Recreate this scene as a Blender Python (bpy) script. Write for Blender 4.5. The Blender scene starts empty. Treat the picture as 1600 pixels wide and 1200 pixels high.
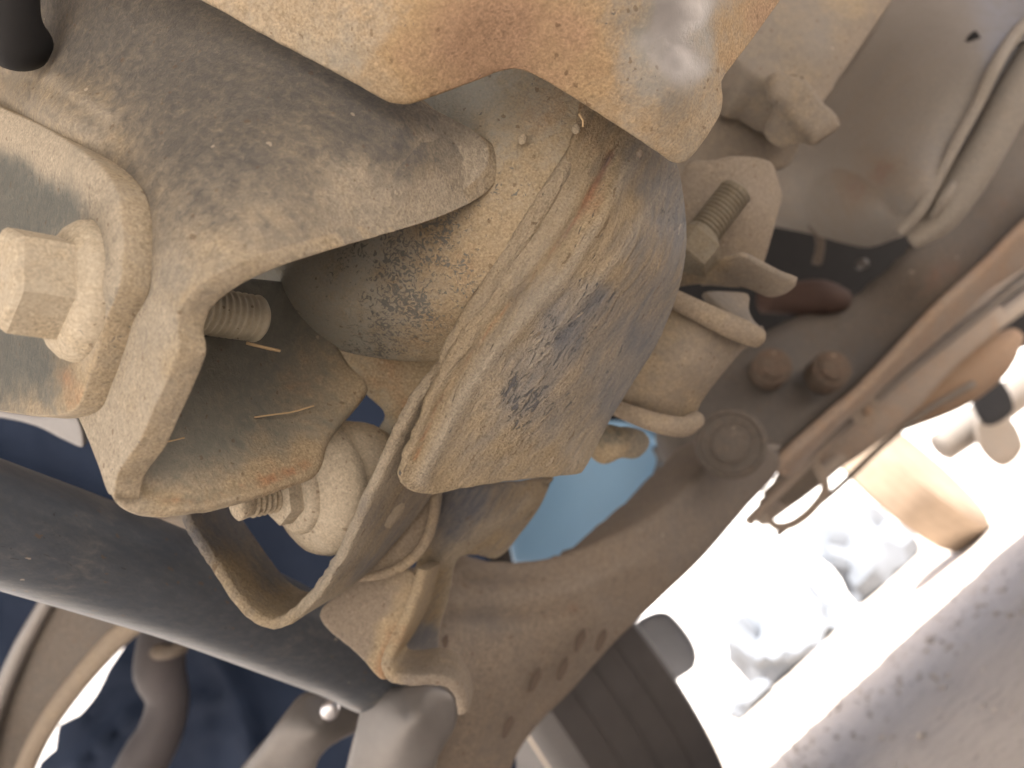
import bpy, bmesh, math, random
import numpy as np
from mathutils import Vector, Matrix
from mathutils.geometry import delaunay_2d_cdt
random.seed(7); np.random.seed(7)

# ------------------------------------------------------------------ camera
scn = bpy.context.scene
FPX = 1200.0                      # focal length in pixels of the 1600 px wide photograph
PITCH, ROLL = math.radians(26.0), math.radians(42.0)
CAM = np.array([0.0, 0.0, 0.15])
F = np.array([0, math.cos(PITCH), math.sin(PITCH)])
R0 = np.array([1.0, 0, 0]); U0 = np.array([0, -math.sin(PITCH), math.cos(PITCH)])
RX = math.cos(ROLL) * R0 - math.sin(ROLL) * U0
UY = math.sin(ROLL) * R0 + math.cos(ROLL) * U0
cam = bpy.data.cameras.new('camera'); camo = bpy.data.objects.new('camera', cam)
scn.collection.objects.link(camo)
M = Matrix.Identity(4)
for i in range(3):
    M[i][0], M[i][1], M[i][2], M[i][3] = RX[i], UY[i], -F[i], CAM[i]
camo.matrix_world = M
cam.sensor_width = 36; cam.lens = 36 * FPX / 1600
cam.clip_start = 0.005; cam.clip_end = 3000
cam.dof.use_dof = True; cam.dof.focus_distance = 0.166
cam.dof.aperture_fstop = cam.lens / 1.9
scn.camera = camo

# ------------------------------------------------------------------ light
SUN_EL, SUN_AZ = math.radians(58), math.radians(160)     # azimuth clockwise from +Y
sd = Vector((math.sin(SUN_AZ) * math.cos(SUN_EL), math.cos(SUN_AZ) * math.cos(SUN_EL), math.sin(SUN_EL)))
w = bpy.data.worlds.new('World'); scn.world = w; w.use_nodes = True
nt = w.node_tree; nt.nodes.clear()
sky = nt.nodes.new('ShaderNodeTexSky'); sky.sky_type = 'NISHITA'; sky.sun_disc = False
sky.dust_density = 4.0; sky.air_density = 0.7; sky.ozone_density = 0.5; sky.sun_elevation = SUN_EL; sky.sun_rotation = SUN_AZ
bg = nt.nodes.new('ShaderNodeBackground'); bg.inputs['Strength'].default_value = 0.065
wo = nt.nodes.new('ShaderNodeOutputWorld')
nt.links.new(sky.outputs[0], bg.inputs[0]); nt.links.new(bg.outputs[0], wo.inputs[0])
sl = bpy.data.lights.new('sun', 'SUN'); sl.energy = 5.0; sl.angle = math.radians(0.5); sl.color = (1.0, 0.96, 0.92)
so = bpy.data.objects.new('sun', sl); scn.collection.objects.link(so)
so.rotation_euler = sd.to_track_quat('Z', 'Y').to_euler(); so.location = sd * 20
scn.view_settings.view_transform = 'Standard'; scn.view_settings.look = 'None'
scn.view_settings.exposure = 2.3; scn.view_settings.gamma = 1
scn.view_settings.use_curve_mapping = False
scn.cycles.max_bounces = 8; scn.cycles.diffuse_bounces = 5

# ------------------------------------------------------------------ pixel -> place
def P(px, py, d):
    """pixel of the photograph and depth in mm -> world point (m)"""
    d = np.asarray(d, float) * 0.001
    X = (np.asarray(px, float) - 800) / FPX; Y = (np.asarray(py, float) - 600) / FPX
    return CAM + d[..., None] * (F + X[..., None] * RX - Y[..., None] * UY)
def camvec(x, y, z):              # mm right, down, away -> world vector (m)
    return (x * RX - y * UY + z * F) * 0.001

# ------------------------------------------------------------------ object helpers
COL = scn.collection
def thing(name, label, cat, at, group=None):
    o = bpy.data.objects.new(name, None); COL.objects.link(o)
    o.empty_display_size = 0.01
    o.location = Vector(at); o['label'] = label; o['category'] = cat
    if group: o['group'] = group
    return o
def tag(o, label, cat, group=None):
    o['label'] = label; o['category'] = cat
    if group: o['group'] = group
    return o
def mesh(name, V, faces, mat, parent=None, grime=None, smooth=True, autosmooth=None):
    V = np.asarray(V, float); c = (V.min(0) + V.max(0)) / 2
    me = bpy.data.meshes.new(name); me.from_pydata((V - c).tolist(), [], [list(f) for f in faces])
    me.validate(); me.update()
    bm = bmesh.new(); bm.from_mesh(me); bmesh.ops.recalc_face_normals(bm, faces=bm.faces); bm.to_mesh(me); bm.free()
    if smooth: me.polygons.foreach_set('use_smooth', [True] * len(me.polygons))
    if autosmooth:
        me.set_sharp_from_angle(angle=math.radians(autosmooth))
    g = np.zeros((len(me.vertices), 4), np.float32)
    g[:] = (0.8, 0.2, 0.0, 0.0) if grime is None else 0
    if grime is not None:
        g[:] = np.asarray(grime, np.float32) if np.ndim(grime) == 1 else np.asarray(grime, np.float32)[:len(g)]
    a = me.color_attributes.new('grime', 'FLOAT_COLOR', 'POINT'); a.data.foreach_set('color', g.ravel())
    me.materials.append(mat)
    o = bpy.data.objects.new(name, me); COL.objects.link(o)
    o.location = Vector(c)
    if parent is not None:
        o.parent = parent; o.location = Vector(c) - world_loc(parent)
    return o
def world_loc(o):
    v = o.location.copy()
    while o.parent: o = o.parent; v += o.location
    return v

def catmull(pts, closed, step):
    """pts: (x,y[,z..]) tuples, a trailing 'c' marks a corner; dense resample"""
    raw = [(tuple(p[:-1]), True) if p[-1] == 'c' else (tuple(p), False) for p in pts]
    A = np.array([r[0] for r in raw], float); corner = [r[1] for r in raw]; n = len(A)
    out = []
    rng = range(n if closed else n - 1)
    for i in rng:
        j = (i + 1) % n
        p1, p2 = A[i], A[j]
        p0 = A[(i - 1) % n] if (closed or i > 0) else p1 - (p2 - p1)
        p3 = A[(j + 1) % n] if (closed or j < n - 1) else p2 + (p2 - p1)
        if corner[i]: p0 = p1 - (p2 - p1)
        if corner[j]: p3 = p2 + (p2 - p1)
        L = np.linalg.norm((p2 - p1)[:2]); k = max(1, int(L / step))
        t0 = 0; d01 = max(np.linalg.norm(p1 - p0), 1e-6) ** .5; d12 = max(np.linalg.norm(p2 - p1), 1e-6) ** .5; d23 = max(np.linalg.norm(p3 - p2), 1e-6) ** .5
        t1 = d01; t2 = t1 + d12; t3 = t2 + d23
        for q in range(k):
            t = t1 + (t2 - t1) * q / k
            a1 = (t1 - t) / (t1 - t0) * p0 + (t - t0) / (t1 - t0) * p1
            a2 = (t2 - t) / (t2 - t1) * p1 + (t - t1) / (t2 - t1) * p2
            a3 = (t3 - t) / (t3 - t2) * p2 + (t - t2) / (t3 - t2) * p3
            b1 = (t2 - t) / (t2 - t0) * a1 + (t - t0) / (t2 - t0) * a2
            b2 = (t3 - t) / (t3 - t1) * a2 + (t - t1) / (t3 - t1) * a3
            out.append((t2 - t) / (t2 - t1) * b1 + (t - t1) / (t2 - t1) * b2)
    if not closed: out.append(A[-1])
    return np.array(out)

def tps(ctrl, lam=1e-3):
    C = np.array(ctrl, float); n = len(C)
    if n == 1: return lambda x, y: np.full(np.shape(x), C[0, 2], float)
    xy = C[:, :2] / 400.0
    def U(r2): return np.where(r2 < 1e-12, 0, r2 * np.log(np.maximum(r2, 1e-12)))
    K = U(((xy[:, None] - xy[None]) ** 2).sum(-1)) + lam * np.eye(n)
    Q = np.c_[np.ones(n), xy]
    S = np.zeros((n + 3, n + 3)); S[:n, :n] = K; S[:n, n:] = Q; S[n:, :n] = Q.T
    if n < 3:
        S += 1e-6 * np.eye(n + 3)
    wv = np.linalg.lstsq(S, np.r_[C[:, 2], 0, 0, 0], rcond=None)[0]
    def f(x, y):
        x = np.asarray(x, float) / 400; y = np.asarray(y, float) / 400
        r2 = (x[..., None] - xy[:, 0]) ** 2 + (y[..., None] - xy[:, 1]) ** 2
        return U(r2) @ wv[:n] + wv[n] + wv[n + 1] * x + wv[n + 2] * y
    return f
def segdist(x, y, poly):
    x = np.asarray(x, float); y = np.asarray(y, float); best = np.full(x.shape, 1e9)
    for (ax, ay), (bx, by) in zip(poly[:-1], poly[1:]):
        dx, dy = bx - ax, by - ay; t = np.clip(((x - ax) * dx + (y - ay) * dy) / (dx * dx + dy * dy), 0, 1)
        best = np.minimum(best, np.hypot(x - ax - t * dx, y - ay - t * dy))
    return best
def idw(x, y, pts):
    C = np.array([p[:2] for p in pts], float); G = np.array([tuple(p[2:]) + (0,) * (6 - len(p)) for p in pts], float)
    d2 = (np.asarray(x)[:, None] - C[:, 0]) ** 2 + (np.asarray(y)[:, None] - C[:, 1]) ** 2
    wg = 1 / (d2 + 150.0) ** 1.5
    return (wg @ G) / wg.sum(1, keepdims=True)
def inside(poly, x, y):
    r = np.zeros(len(x), bool); n = len(poly); j = n - 1
    for i in range(n):
        xi, yi = poly[i]; xj, yj = poly[j]
        c = ((yi > y) != (yj > y)) & (x < (xj - xi) * (y - yi) / (yj - yi + 1e-12) + xi)
        r ^= c; j = i
    return r

_VN = np.random.rand(64, 64) * 2 - 1
def vnoise(x, y, cell):
    x = np.asarray(x, float) / cell + 900; y = np.asarray(y, float) / cell + 900
    i = np.floor(x).astype(int); j = np.floor(y).astype(int); u = x - i; v = y - j; u = u * u * (3 - 2 * u); v = v * v * (3 - 2 * v)
    g = lambda a, b: _VN[a % 64, b % 64]
    return (g(i, j) * (1 - u) + g(i + 1, j) * u) * (1 - v) + (g(i, j + 1) * (1 - u) + g(i + 1, j + 1) * u) * v
def plate(name, outline, depth, thick, mat, parent=None, grime=None, rim=1.0, back=None, step=9, grid=14,
          ridges=(), edge=None, rough=0.0, wob=0.0):
    """a piece of sheet or casting: outline in photograph pixels, depth (mm) from control points, real thickness (mm),
       rounded edge of radius rim (mm); back = (right, down, away) mm if the edge leans"""
    O = catmull(outline, True, step)
    if wob:
        n = len(O); ph = np.random.rand(4) * 6.3; s = np.arange(n) * step
        T = np.roll(O, -1, 0) - np.roll(O, 1, 0); T /= np.linalg.norm(T, axis=1, keepdims=True) + 1e-9
        O = O + np.c_[T[:, 1], -T[:, 0]] * (wob * (np.sin(s / 37 + ph[0]) * .5 + np.sin(s / 17 + ph[1]) * .3 + np.random.randn(n) * .25))[:, None]
    area = 0.5 * np.sum(O[:, 0] * np.roll(O[:, 1], -1) - np.roll(O[:, 0], -1) * O[:, 1])
    if area < 0: O = O[::-1]
    fz = depth if callable(depth) else tps(depth)
    def Z(x, y):
        z = fz(x, y)
        for poly, wd, amp in ridges:
            z = z - amp * np.exp(-(segdist(x, y, poly) / wd) ** 2)
        if rough: z = z + rough * (vnoise(x, y, 55) + .6 * vnoise(y, x, 23) + .4 * vnoise(x + y, y - x, 14))
        return z
    dm = float(np.mean(Z(O[:, 0], O[:, 1])))
    rpx = rim * FPX / dm
    T = np.roll(O, -1, 0) - np.roll(O, 1, 0); T /= np.linalg.norm(T, axis=1, keepdims=True) + 1e-9
    Nn = np.c_[T[:, 1], -T[:, 0]]                      # outward for positive area
    I = O - Nn * rpx
    # interior points
    x0, y0 = O.min(0); x1, y1 = O.max(0)
    gx, gy = np.meshgrid(np.arange(x0, x1, grid), np.arange(y0, y1, grid * .87))
    gx[1::2] += grid / 2; gx = gx.ravel(); gy = gy.ravel()
    gx = gx + np.random.uniform(-.15, .15, gx.shape) * grid; gy = gy + np.random.uniform(-.15, .15, gy.shape) * grid
    m = inside(I, gx, gy); gx, gy = gx[m], gy[m]
    if len(gx):
        d2 = ((gx[:, None] - I[:, 0]) ** 2 + (gy[:, None] - I[:, 1]) ** 2).min(1); k = d2 > (grid * .45) ** 2
        gx, gy = gx[k], gy[k]
    n = len(I)
    vin = [Vector(p) for p in I] + [Vector((a, b)) for a, b in zip(gx, gy)]
    res = delaunay_2d_cdt(vin, [], [list(range(n))], 1, 1e-4)
    v2 = np.array([(v.x, v.y) for v in res[0]]); tris = [tuple(f) for f in res[2]]
    orig = res[3]
    mapb = {}
    for i, os_ in enumerate(orig):
        for q in os_:
            if q < n: mapb[q] = i
    bi = [mapb.get(i) for i in range(n)]
    keep = [i for i in range(n) if bi[i] is not None]
    F3 = P(v2[:, 0], v2[:, 1], Z(v2[:, 0], v2[:, 1]))
    # normals towards the camera
    VN = np.zeros_like(F3); tr = np.array([t for t in tris if len(t) == 3])
    fn = np.cross(F3[tr[:, 1]] - F3[tr[:, 0]], F3[tr[:, 2]] - F3[tr[:, 0]])
    for k in range(3): np.add.at(VN, tr[:, k], fn)
    VN /= np.linalg.norm(VN, axis=1, keepdims=True) + 1e-12
    tocam = CAM - F3; flip = np.sum(VN * tocam, 1) < 0; VN[flip] *= -1
    px = list(v2[:, 0]); py = list(v2[:, 1])
    V = [p for p in F3]; faces = list(tris)
    bvec = camvec(*back) if back is not None else None
    if bvec is not None:
        Bk = np.repeat(bvec[None], len(F3), 0)
    else:
        Bk = -VN * thick * 0.001
    # rim rings
    b_idx = [bi[i] for i in keep]
    BO = P(O[keep, 0], O[keep, 1], Z(O[keep, 0], O[keep, 1])); BI = F3[b_idx]
    out = BO - BI; bn = VN[b_idx]; out = out - bn * np.sum(out * bn, 1, keepdims=True)
    ln = np.linalg.norm(out, axis=1, keepdims=True); out = out / (ln + 1e-12) * rim * 0.001
    rings = [b_idx]; K = 3
    bb = Bk[b_idx]; bl = np.linalg.norm(bb, axis=1, keepdims=True); bdir = bb / (bl + 1e-12)
    rr = rim * 0.001; rdep = np.minimum(rr, bl * .5)
    def ring(pts):
        s = len(V); V.extend(list(pts)); px.extend(O[keep, 0]); py.extend(O[keep, 1]); rings.append(list(range(s, s + len(keep))))
    for k in range(1, K + 1):
        a = k / K * math.pi / 2
        ring(BI + out * math.sin(a) + bdir * rdep * (1 - math.cos(a)))
    ring(BI + out + bdir * (bl - rdep))
    ring(BI + out * .7 + bdir * (bl - rdep * .3))
    # back
    s = len(V); V.extend(list(F3 + Bk)); px.extend(v2[:, 0]); py.extend(v2[:, 1])
    rings.append([s + i for i in b_idx])
    faces += [tuple(s + i for i in reversed(t)) for t in tris]
    m_ = len(keep)
    for a, b in zip(rings[:-1], rings[1:]):
        for i in range(m_):
            j = (i + 1) % m_
            faces.append((a[i], b[i], b[j], a[j]))
    g = None
    if grime is not None:
        g = grime if np.ndim(grime[0]) == 0 else idw(np.array(px), np.array(py), grime)
        if np.ndim(grime[0]) == 0: g = tuple(grime) + (0,) * (4 - len(grime))
        else:                                           # beads toned paler, grooves darker and rustier: relief shading painted into the mask
            for poly, wd, amp in ridges:
                e = np.exp(-(segdist(px, py, poly) / (wd * .8)) ** 2)
                if amp > 0: g[:, 1] -= .3 * e; g[:, 0] += .15 * e
                else: g[:, 1] += .45 * e; g[:, 0] -= .2 * e
            if edge is not None:                        # cut edges carry their own rusty dust
                a_ = rings[2][0]; g[a_:s, 0] = edge[0]; g[a_:s, 1] = edge[1]
    return mesh(name, np.array(V), faces, mat, parent, g)

def frames(pts):
    T = np.gradient(pts, axis=0); T /= np.linalg.norm(T, axis=1, keepdims=True)
    n = np.cross(T[0], F); n /= np.linalg.norm(n) + 1e-12; Ns = []
    for t in T:
        n = n - t * np.dot(n, t); n /= np.linalg.norm(n); Ns.append(n.copy())
    Ns = np.array(Ns); return T, Ns, np.cross(T, Ns)
def tube(name, path, mat, parent=None, grime=None, seg=24, step=12, squash=1.0, power=2.0, wob=0.0):
    """path of (px, py, depth mm, radius px)"""
    A = catmull(path, False, step); pts = P(A[:, 0], A[:, 1], A[:, 2]); rad = A[:, 3] * A[:, 2] / FPX * 0.001
    T, N, B = frames(pts); V = []; faces = []; n = len(pts)
    for i in range(n):
        for k in range(seg):
            a = 2 * math.pi * k / seg; c, s = math.cos(a), math.sin(a)
            if power != 2.0:
                q = (abs(c) ** power + abs(s) ** power) ** (-1 / power); c, s = c * q, s * q
            r = rad[i] * (1 + wob * random.uniform(-1, 1))
            V.append(pts[i] + r * (N[i] * c + B[i] * s * squash))
    for i in range(n - 1):
        for k in range(seg):
            a, b = i * seg + k, i * seg + (k + 1) % seg
            faces.append((a, b, b + seg, a + seg))
    for i, o in ((0, -1), (n - 1, 1)):
        r2 = []
        for f, e in ((.8, .25), (.4, .42)):
            s = len(V); base = pts[i] + T[i] * o * rad[i] * e * .6
            for k in range(seg): V.append(base + (V[i * seg + k] - pts[i]) * f)
            r2.append(s)
        prev = i * seg
        for s in r2:
            for k in range(seg):
                a, b = prev + k, prev + (k + 1) % seg; c, d = s + (k + 1) % seg, s + k
                faces.append((a, b, c, d))
            prev = s
        faces.append(tuple(prev + k for k in range(seg)))
    g = None
    if grime is not None:
        if np.ndim(grime[0]) == 0: g = tuple(grime) + (0,) * (4 - len(grime))
        else:
            xs = np.repeat(A[:, 0], seg); ys = np.repeat(A[:, 1], seg)
            g = idw(xs, ys, grime); ex = len(V) - len(g)
            g = np.r_[g, np.repeat(g[-1:], ex, 0)]
    return mesh(name, np.array(V), faces, mat, parent, g)
def axis_frame(a, b):
    z = (b - a) / np.linalg.norm(b - a); x = np.cross(z, F + .1 * RX); x /= np.linalg.norm(x); return z, x, np.cross(z, x)
def lathe(name, a, b, prof, mat, parent=None, grime=None, seg=40, sides=None, thread=None, rough=0.0, sharp=40, phase=0.0, caps=True):
    """prof: (mm along a->b, radius mm); sides = n-gon; thread = (from mm, to mm, pitch mm, depth mm)"""
    z, x, y = axis_frame(np.asarray(a), np.asarray(b)); V = []; faces = []
    prof = list(prof)
    if thread:
        t0, t1, pitch, dep = thread; new = []
        for (p, q) in zip(prof[:-1], prof[1:]):
            new.append(p)
            if p[0] <= t0 + 1e-6 and q[0] >= t1 - 1e-6:
                k = int((t1 - t0) / pitch * 6)
                new += [(t0 + (t1 - t0) * i / k, p[1]) for i in range(1, k)]
        prof = new + [prof[-1]]
    for t, r in prof:
        for k in range(seg):
            an = 2 * math.pi * k / seg + phase; rr = r
            if sides:
                s = 2 * math.pi / sides; rr = r * math.cos(s / 2) / max(math.cos((an - phase) % s - s / 2), .01)
                rr = min(rr, r * .99)
            if thread and t0 < t < t1:
                u = (t / pitch + k / seg) % 1.0; rr = r - dep * (abs(u - .5) * 2)
            if rough: rr *= 1 + rough * random.uniform(-1, 1)
            V.append(np.asarray(a) + (z * t + (x * math.cos(an) + y * math.sin(an)) * rr) * 0.001)
    n = len(prof)
    for i in range(n - 1):
        for k in range(seg):
            p, q = i * seg + k, i * seg + (k + 1) % seg; faces.append((p, q, q + seg, p + seg))
    if caps:
        faces.append(tuple(range(seg))); faces.append(tuple((n - 1) * seg + k for k in range(seg)))
    g = None if grime is None else tuple(grime) + (0,) * (4 - len(grime))
    return mesh(name, np.array(V), faces, mat, parent, g, autosmooth=sharp)
def ribbon(name, front, backe, thick, mat, parent=None, grime=None, step=9, across=6, wob=0.0):
    """a bent strip of sheet between two edges, each a list of (px, py, depth); edges matched by arc length"""
    def res(path, n):
        A = catmull(path, False, step); L = np.r_[0, np.cumsum(np.linalg.norm(np.diff(A[:, :2], axis=0), axis=1))]
        s = np.linspace(0, L[-1], n); return np.c_[[np.interp(s, L, A[:, k]) for k in range(3)]].T
    n = 90; A = res(front, n); B = res(backe, n)
    if wob: A[:, :2] += np.random.randn(n, 2) * wob
    PA = P(A[:, 0], A[:, 1], A[:, 2]); PB = P(B[:, 0], B[:, 1], B[:, 2])
    grid = np.array([[PA[i] * (1 - t) + PB[i] * t for t in np.linspace(0, 1, across)] for i in range(n)])
    du = np.gradient(grid, axis=0); dv = np.gradient(grid, axis=1); N = np.cross(du, dv); N /= np.linalg.norm(N, axis=2, keepdims=True)
    th = thick * 0.0005
    prof = [(0, 1)] + [(k, 1) for k in range(1, across)] + [(k, -1) for k in range(across - 1, -1, -1)]
    V = []; xs = []; ys = []
    for i in range(n):
        e = (PA[i] - PB[i]); e /= np.linalg.norm(e)
        row = [grid[i, k] + N[i, k] * th * s for k, s in prof]
        row.append(grid[i, 0] - N[i, 0] * th * .75 + e * th * .45)
        row.append(grid[i, 0] + e * th * .62)
        row.append(grid[i, 0] + N[i, 0] * th * .75 + e * th * .45)
        V += row
        for k, s in prof: xs.append(A[i, 0] + (B[i, 0] - A[i, 0]) * k / (across - 1)); ys.append(A[i, 1] + (B[i, 1] - A[i, 1]) * k / (across - 1))
        for _ in range(3): xs.append(A[i, 0]); ys.append(A[i, 1])
    m = len(prof) + 3; faces = []
    for i in range(n - 1):
        for k in range(m):
            a, b = i * m + k, i * m + (k + 1) % m; faces.append((a, b, b + m, a + m))
    faces.append(tuple(range(m))); faces.append(tuple((n - 1) * m + k for k in range(m)))
    g = None
    if grime is not None:
        g = tuple(grime) + (0,) * (4 - len(grime)) if np.ndim(grime[0]) == 0 else idw(np.array(xs), np.array(ys), grime)
    return mesh(name, np.array(V), faces, mat, parent, g, autosmooth=50)

# ------------------------------------------------------------------ materials
def nd(t, typ, **kw):
    n = t.nodes.new(typ)
    for k, v in kw.items(): setattr(n, k, v)
    return n
def math_(t, op, a, b=None, c=None, clamp=False):
    n = nd(t, 'ShaderNodeMath', operation=op); n.use_clamp = clamp
    for i, v in enumerate((a, b, c)):
        if v is None: continue
        if isinstance(v, (int, float)): n.inputs[i].default_value = v
        else: t.links.new(v, n.inputs[i])
    return n.outputs[0]
def mix(t, f, a, b, blend='MIX'):
    n = nd(t, 'ShaderNodeMix', data_type='RGBA', blend_type=blend)
    for s, v in ((n.inputs['Factor'], f), (n.inputs['A'], a), (n.inputs['B'], b)):
        if isinstance(v, (int, float)): s.default_value = v
        elif isinstance(v, tuple): s.default_value = tuple(v) + (1,) * (4 - len(v))
        else: t.links.new(v, s)
    return n.outputs['Result']
def sstep(t, lo, hi, v):
    n = nd(t, 'ShaderNodeMapRange', interpolation_type='SMOOTHSTEP')
    n.inputs['From Min'].default_value = lo; n.inputs['From Max'].default_value = hi
    t.links.new(v, n.inputs['Value']); return n.outputs['Result']
def noise(t, vec, scale, detail=5, rough=.55, dist=0.0):
    n = nd(t, 'ShaderNodeTexNoise'); n.inputs['Scale'].default_value = scale; n.inputs['Detail'].default_value = detail
    n.inputs['Roughness'].default_value = rough; n.inputs['Distortion'].default_value = dist
    t.links.new(vec, n.inputs['Vector']); return n.outputs['Fac']
def grime_mat(name, paint, beige=(0.292, 0.256, 0.200), ochre=(0.275, 0.221, 0.146), rust=(0.266, 0.141, 0.076), streak=None,
              scale=1.0, bump=1.0, paint_rough=.5, metal=0.0, spec=.22, film=.3, chip=0.0, chipcol=(0.07, 0.075, 0.085)):
    m = bpy.data.materials.new(name); m.use_nodes = True; t = m.node_tree; b = t.nodes['Principled BSDF']
    tc = nd(t, 'ShaderNodeTexCoord').outputs['Object']; vec = tc
    if streak is not None:
        a = np.asarray(streak, float); a /= np.linalg.norm(a); c = np.cross(a, F); c /= np.linalg.norm(c); d = np.cross(a, c)
        cx = nd(t, 'ShaderNodeCombineXYZ')
        for i, (v, s) in enumerate(((a, .22), (c, 1.0), (d, 1.0))):
            dp = nd(t, 'ShaderNodeVectorMath', operation='DOT_PRODUCT'); t.links.new(tc, dp.inputs[0]); dp.inputs[1].default_value = Vector(v * s)
            t.links.new(dp.outputs['Value'], cx.inputs[i])
        vec = cx.outputs[0]
    at = nd(t, 'ShaderNodeAttribute', attribute_name='grime'); sp = nd(t, 'ShaderNodeSeparateColor'); t.links.new(at.outputs['Color'], sp.inputs[0])
    ad, ar, ab = sp.outputs[0], sp.outputs[1], at.outputs['Alpha']; ac = math_(t, 'ADD', sp.outputs[2], chip)
    nL = noise(t, vec, 75 * scale, 6, .6); nM = noise(t, vec, 330 * scale, 8, .65, .3); nF = noise(t, tc, 1700 * scale, 5, .6)
    nS = noise(t, vec, 640 * scale, 6, .7, .6)
    # dust cover
    dsum = math_(t, 'ADD', ad, math_(t, 'ADD', math_(t, 'MULTIPLY_ADD', nM, .75, -.375), math_(t, 'MULTIPLY_ADD', nL, .5, -.25)))
    dF = sstep(t, .06, .9, dsum)
    tone = math_(t, 'ADD', ar, math_(t, 'ADD', math_(t, 'MULTIPLY_ADD', nL, .6, -.3), math_(t, 'MULTIPLY_ADD', nM, .3, -.15)))
    dcol = mix(t, sstep(t, .0, .55, tone), beige, ochre); dcol = mix(t, sstep(t, .5, 1.0, tone), dcol, rust)
    val = math_(t, 'MULTIPLY_ADD', math_(t, 'SUBTRACT', nF, .5), math_(t, 'MULTIPLY_ADD', nL, 3.0, -.1), 1.0); val2 = math_(t, 'MULTIPLY_ADD', nS, .8, .58)
    vv = math_(t, 'MULTIPLY', val, val2); vc = nd(t, 'ShaderNodeCombineColor')
    for i in range(3): t.links.new(vv, vc.inputs[i])
    dcol = mix(t, 1.0, dcol, vc.outputs[0], 'MULTIPLY')
    pc2 = tuple(min(1, c * 1.5 + .012) for c in paint)
    pcol = mix(t, nM, paint, pc2)
    # thin film of dust even on clean paint
    film_ = math_(t, 'MULTIPLY', sstep(t, .35, .8, nS), film)
    pcol = mix(t, film_, pcol, dcol)
    col = mix(t, dF, pcol, dcol)
    # flaked specks
    cs = math_(t, 'ADD', noise(t, vec, 620 * scale, 6, .62, 1.6), math_(t, 'MULTIPLY_ADD', ac, .34, -.34))
    cF = math_(t, 'MULTIPLY', sstep(t, .385, .42, math_(t, 'ADD', cs, math_(t, 'MULTIPLY_ADD', nL, .25, -.125))), math_(t, 'GREATER_THAN', ac, .02))
    col = mix(t, math_(t, 'MULTIPLY', cF, .8), col, chipcol)
    # dark pits and pale grit
    vo = nd(t, 'ShaderNodeTexVoronoi'); vo.inputs['Scale'].default_value = 520 * scale; wn = nd(t, 'ShaderNodeTexNoise'); wn.inputs['Scale'].default_value = 500 * scale; t.links.new(tc, wn.inputs['Vector'])
    wv = nd(t, 'ShaderNodeVectorMath', operation='MULTIPLY_ADD'); t.links.new(wn.outputs['Color'], wv.inputs[0]); wv.inputs[1].default_value = (.0022 / scale,) * 3; t.links.new(vec, wv.inputs[2]); t.links.new(wv.outputs[0], vo.inputs['Vector'])
    sc = nd(t, 'ShaderNodeSeparateColor'); t.links.new(vo.outputs['Color'], sc.inputs[0])
    near = math_(t, 'LESS_THAN', vo.outputs['Distance'], math_(t, 'MULTIPLY', sc.outputs[2], .30))
    pit = math_(t, 'MULTIPLY', near, math_(t, 'GREATER_THAN', sc.outputs[0], .78)); grit = math_(t, 'MULTIPLY', near, math_(t, 'LESS_THAN', sc.outputs[0], .025))
    col = mix(t, math_(t, 'MULTIPLY', pit, .55), col, (0.10, 0.065, 0.04)); col = mix(t, math_(t, 'MULTIPLY', grit, .5), col, (0.42, 0.36, 0.28))
    bare = sstep(t, .25, .8, math_(t, 'ADD', ab, math_(t, 'MULTIPLY_ADD', nM, .5, -.25)))
    bare = math_(t, 'MULTIPLY', bare, math_(t, 'GREATER_THAN', ab, .02))
    col = mix(t, bare, col, (0.30, 0.29, 0.285))
    t.links.new(col, b.inputs['Base Color'])
    ro = math_(t, 'MULTIPLY_ADD', dF, .9 - paint_rough, paint_rough); ro = math_(t, 'MULTIPLY_ADD', bare, -.15, ro)
    t.links.new(ro, b.inputs['Roughness'])
    me_ = math_(t, 'MAXIMUM', math_(t, 'MULTIPLY', bare, .35), math_(t, 'MULTIPLY_ADD', dF, -metal, metal)); t.links.new(me_, b.inputs['Metallic'])
    b.inputs['Specular IOR Level'].default_value = spec
    h = math_(t, 'ADD', math_(t, 'MULTIPLY', nF, .42), math_(t, 'ADD', math_(t, 'MULTIPLY', nM, .9), math_(t, 'MULTIPLY', nS, .45)))
    h = math_(t, 'ADD', h, math_(t, 'MULTIPLY', dF, .25)); h = math_(t, 'SUBTRACT', h, math_(t, 'MULTIPLY', cF, .35)); h = math_(t, 'SUBTRACT', h, math_(t, 'MULTIPLY', pit, .5))
    h = math_(t, 'ADD', h, math_(t, 'MULTIPLY', grit, .6))
    h = math_(t, 'MULTIPLY', h, math_(t, 'MULTIPLY_ADD', bare, -.8, 1.0))
    bp = nd(t, 'ShaderNodeBump'); bp.inputs['Strength'].default_value = min(1, .55 * bump); bp.inputs['Distance'].default_value = 0.0009 * bump / scale
    t.links.new(h, bp.inputs['Height']); t.links.new(bp.outputs[0], b.inputs['Normal'])
    return m
def simple(name, col, rough=.6, metal=0.0, var=.25, scale=60, bump=.2, spec=.5):
    m = bpy.data.materials.new(name); m.use_nodes = True; t = m.node_tree; b = t.nodes['Principled BSDF']
    tc = nd(t, 'ShaderNodeTexCoord').outputs['Object']; n = noise(t, tc, scale, 6, .6)
    col = tuple(col); t.links.new(mix(t, n, tuple(c * (1 - var) for c in col), tuple(min(1, c * (1 + var)) for c in col)), b.inputs['Base Color'])
    b.inputs['Roughness'].default_value = rough; b.inputs['Metallic'].default_value = metal; b.inputs['Specular IOR Level'].default_value = spec
    bp = nd(t, 'ShaderNodeBump'); bp.inputs['Strength'].default_value = bump; bp.inputs['Distance'].default_value = .05 / scale
    t.links.new(n, bp.inputs['Height']); t.links.new(bp.outputs[0], b.inputs['Normal'])
    return m
STREAK = camvec(-160, 260, 0)
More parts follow.
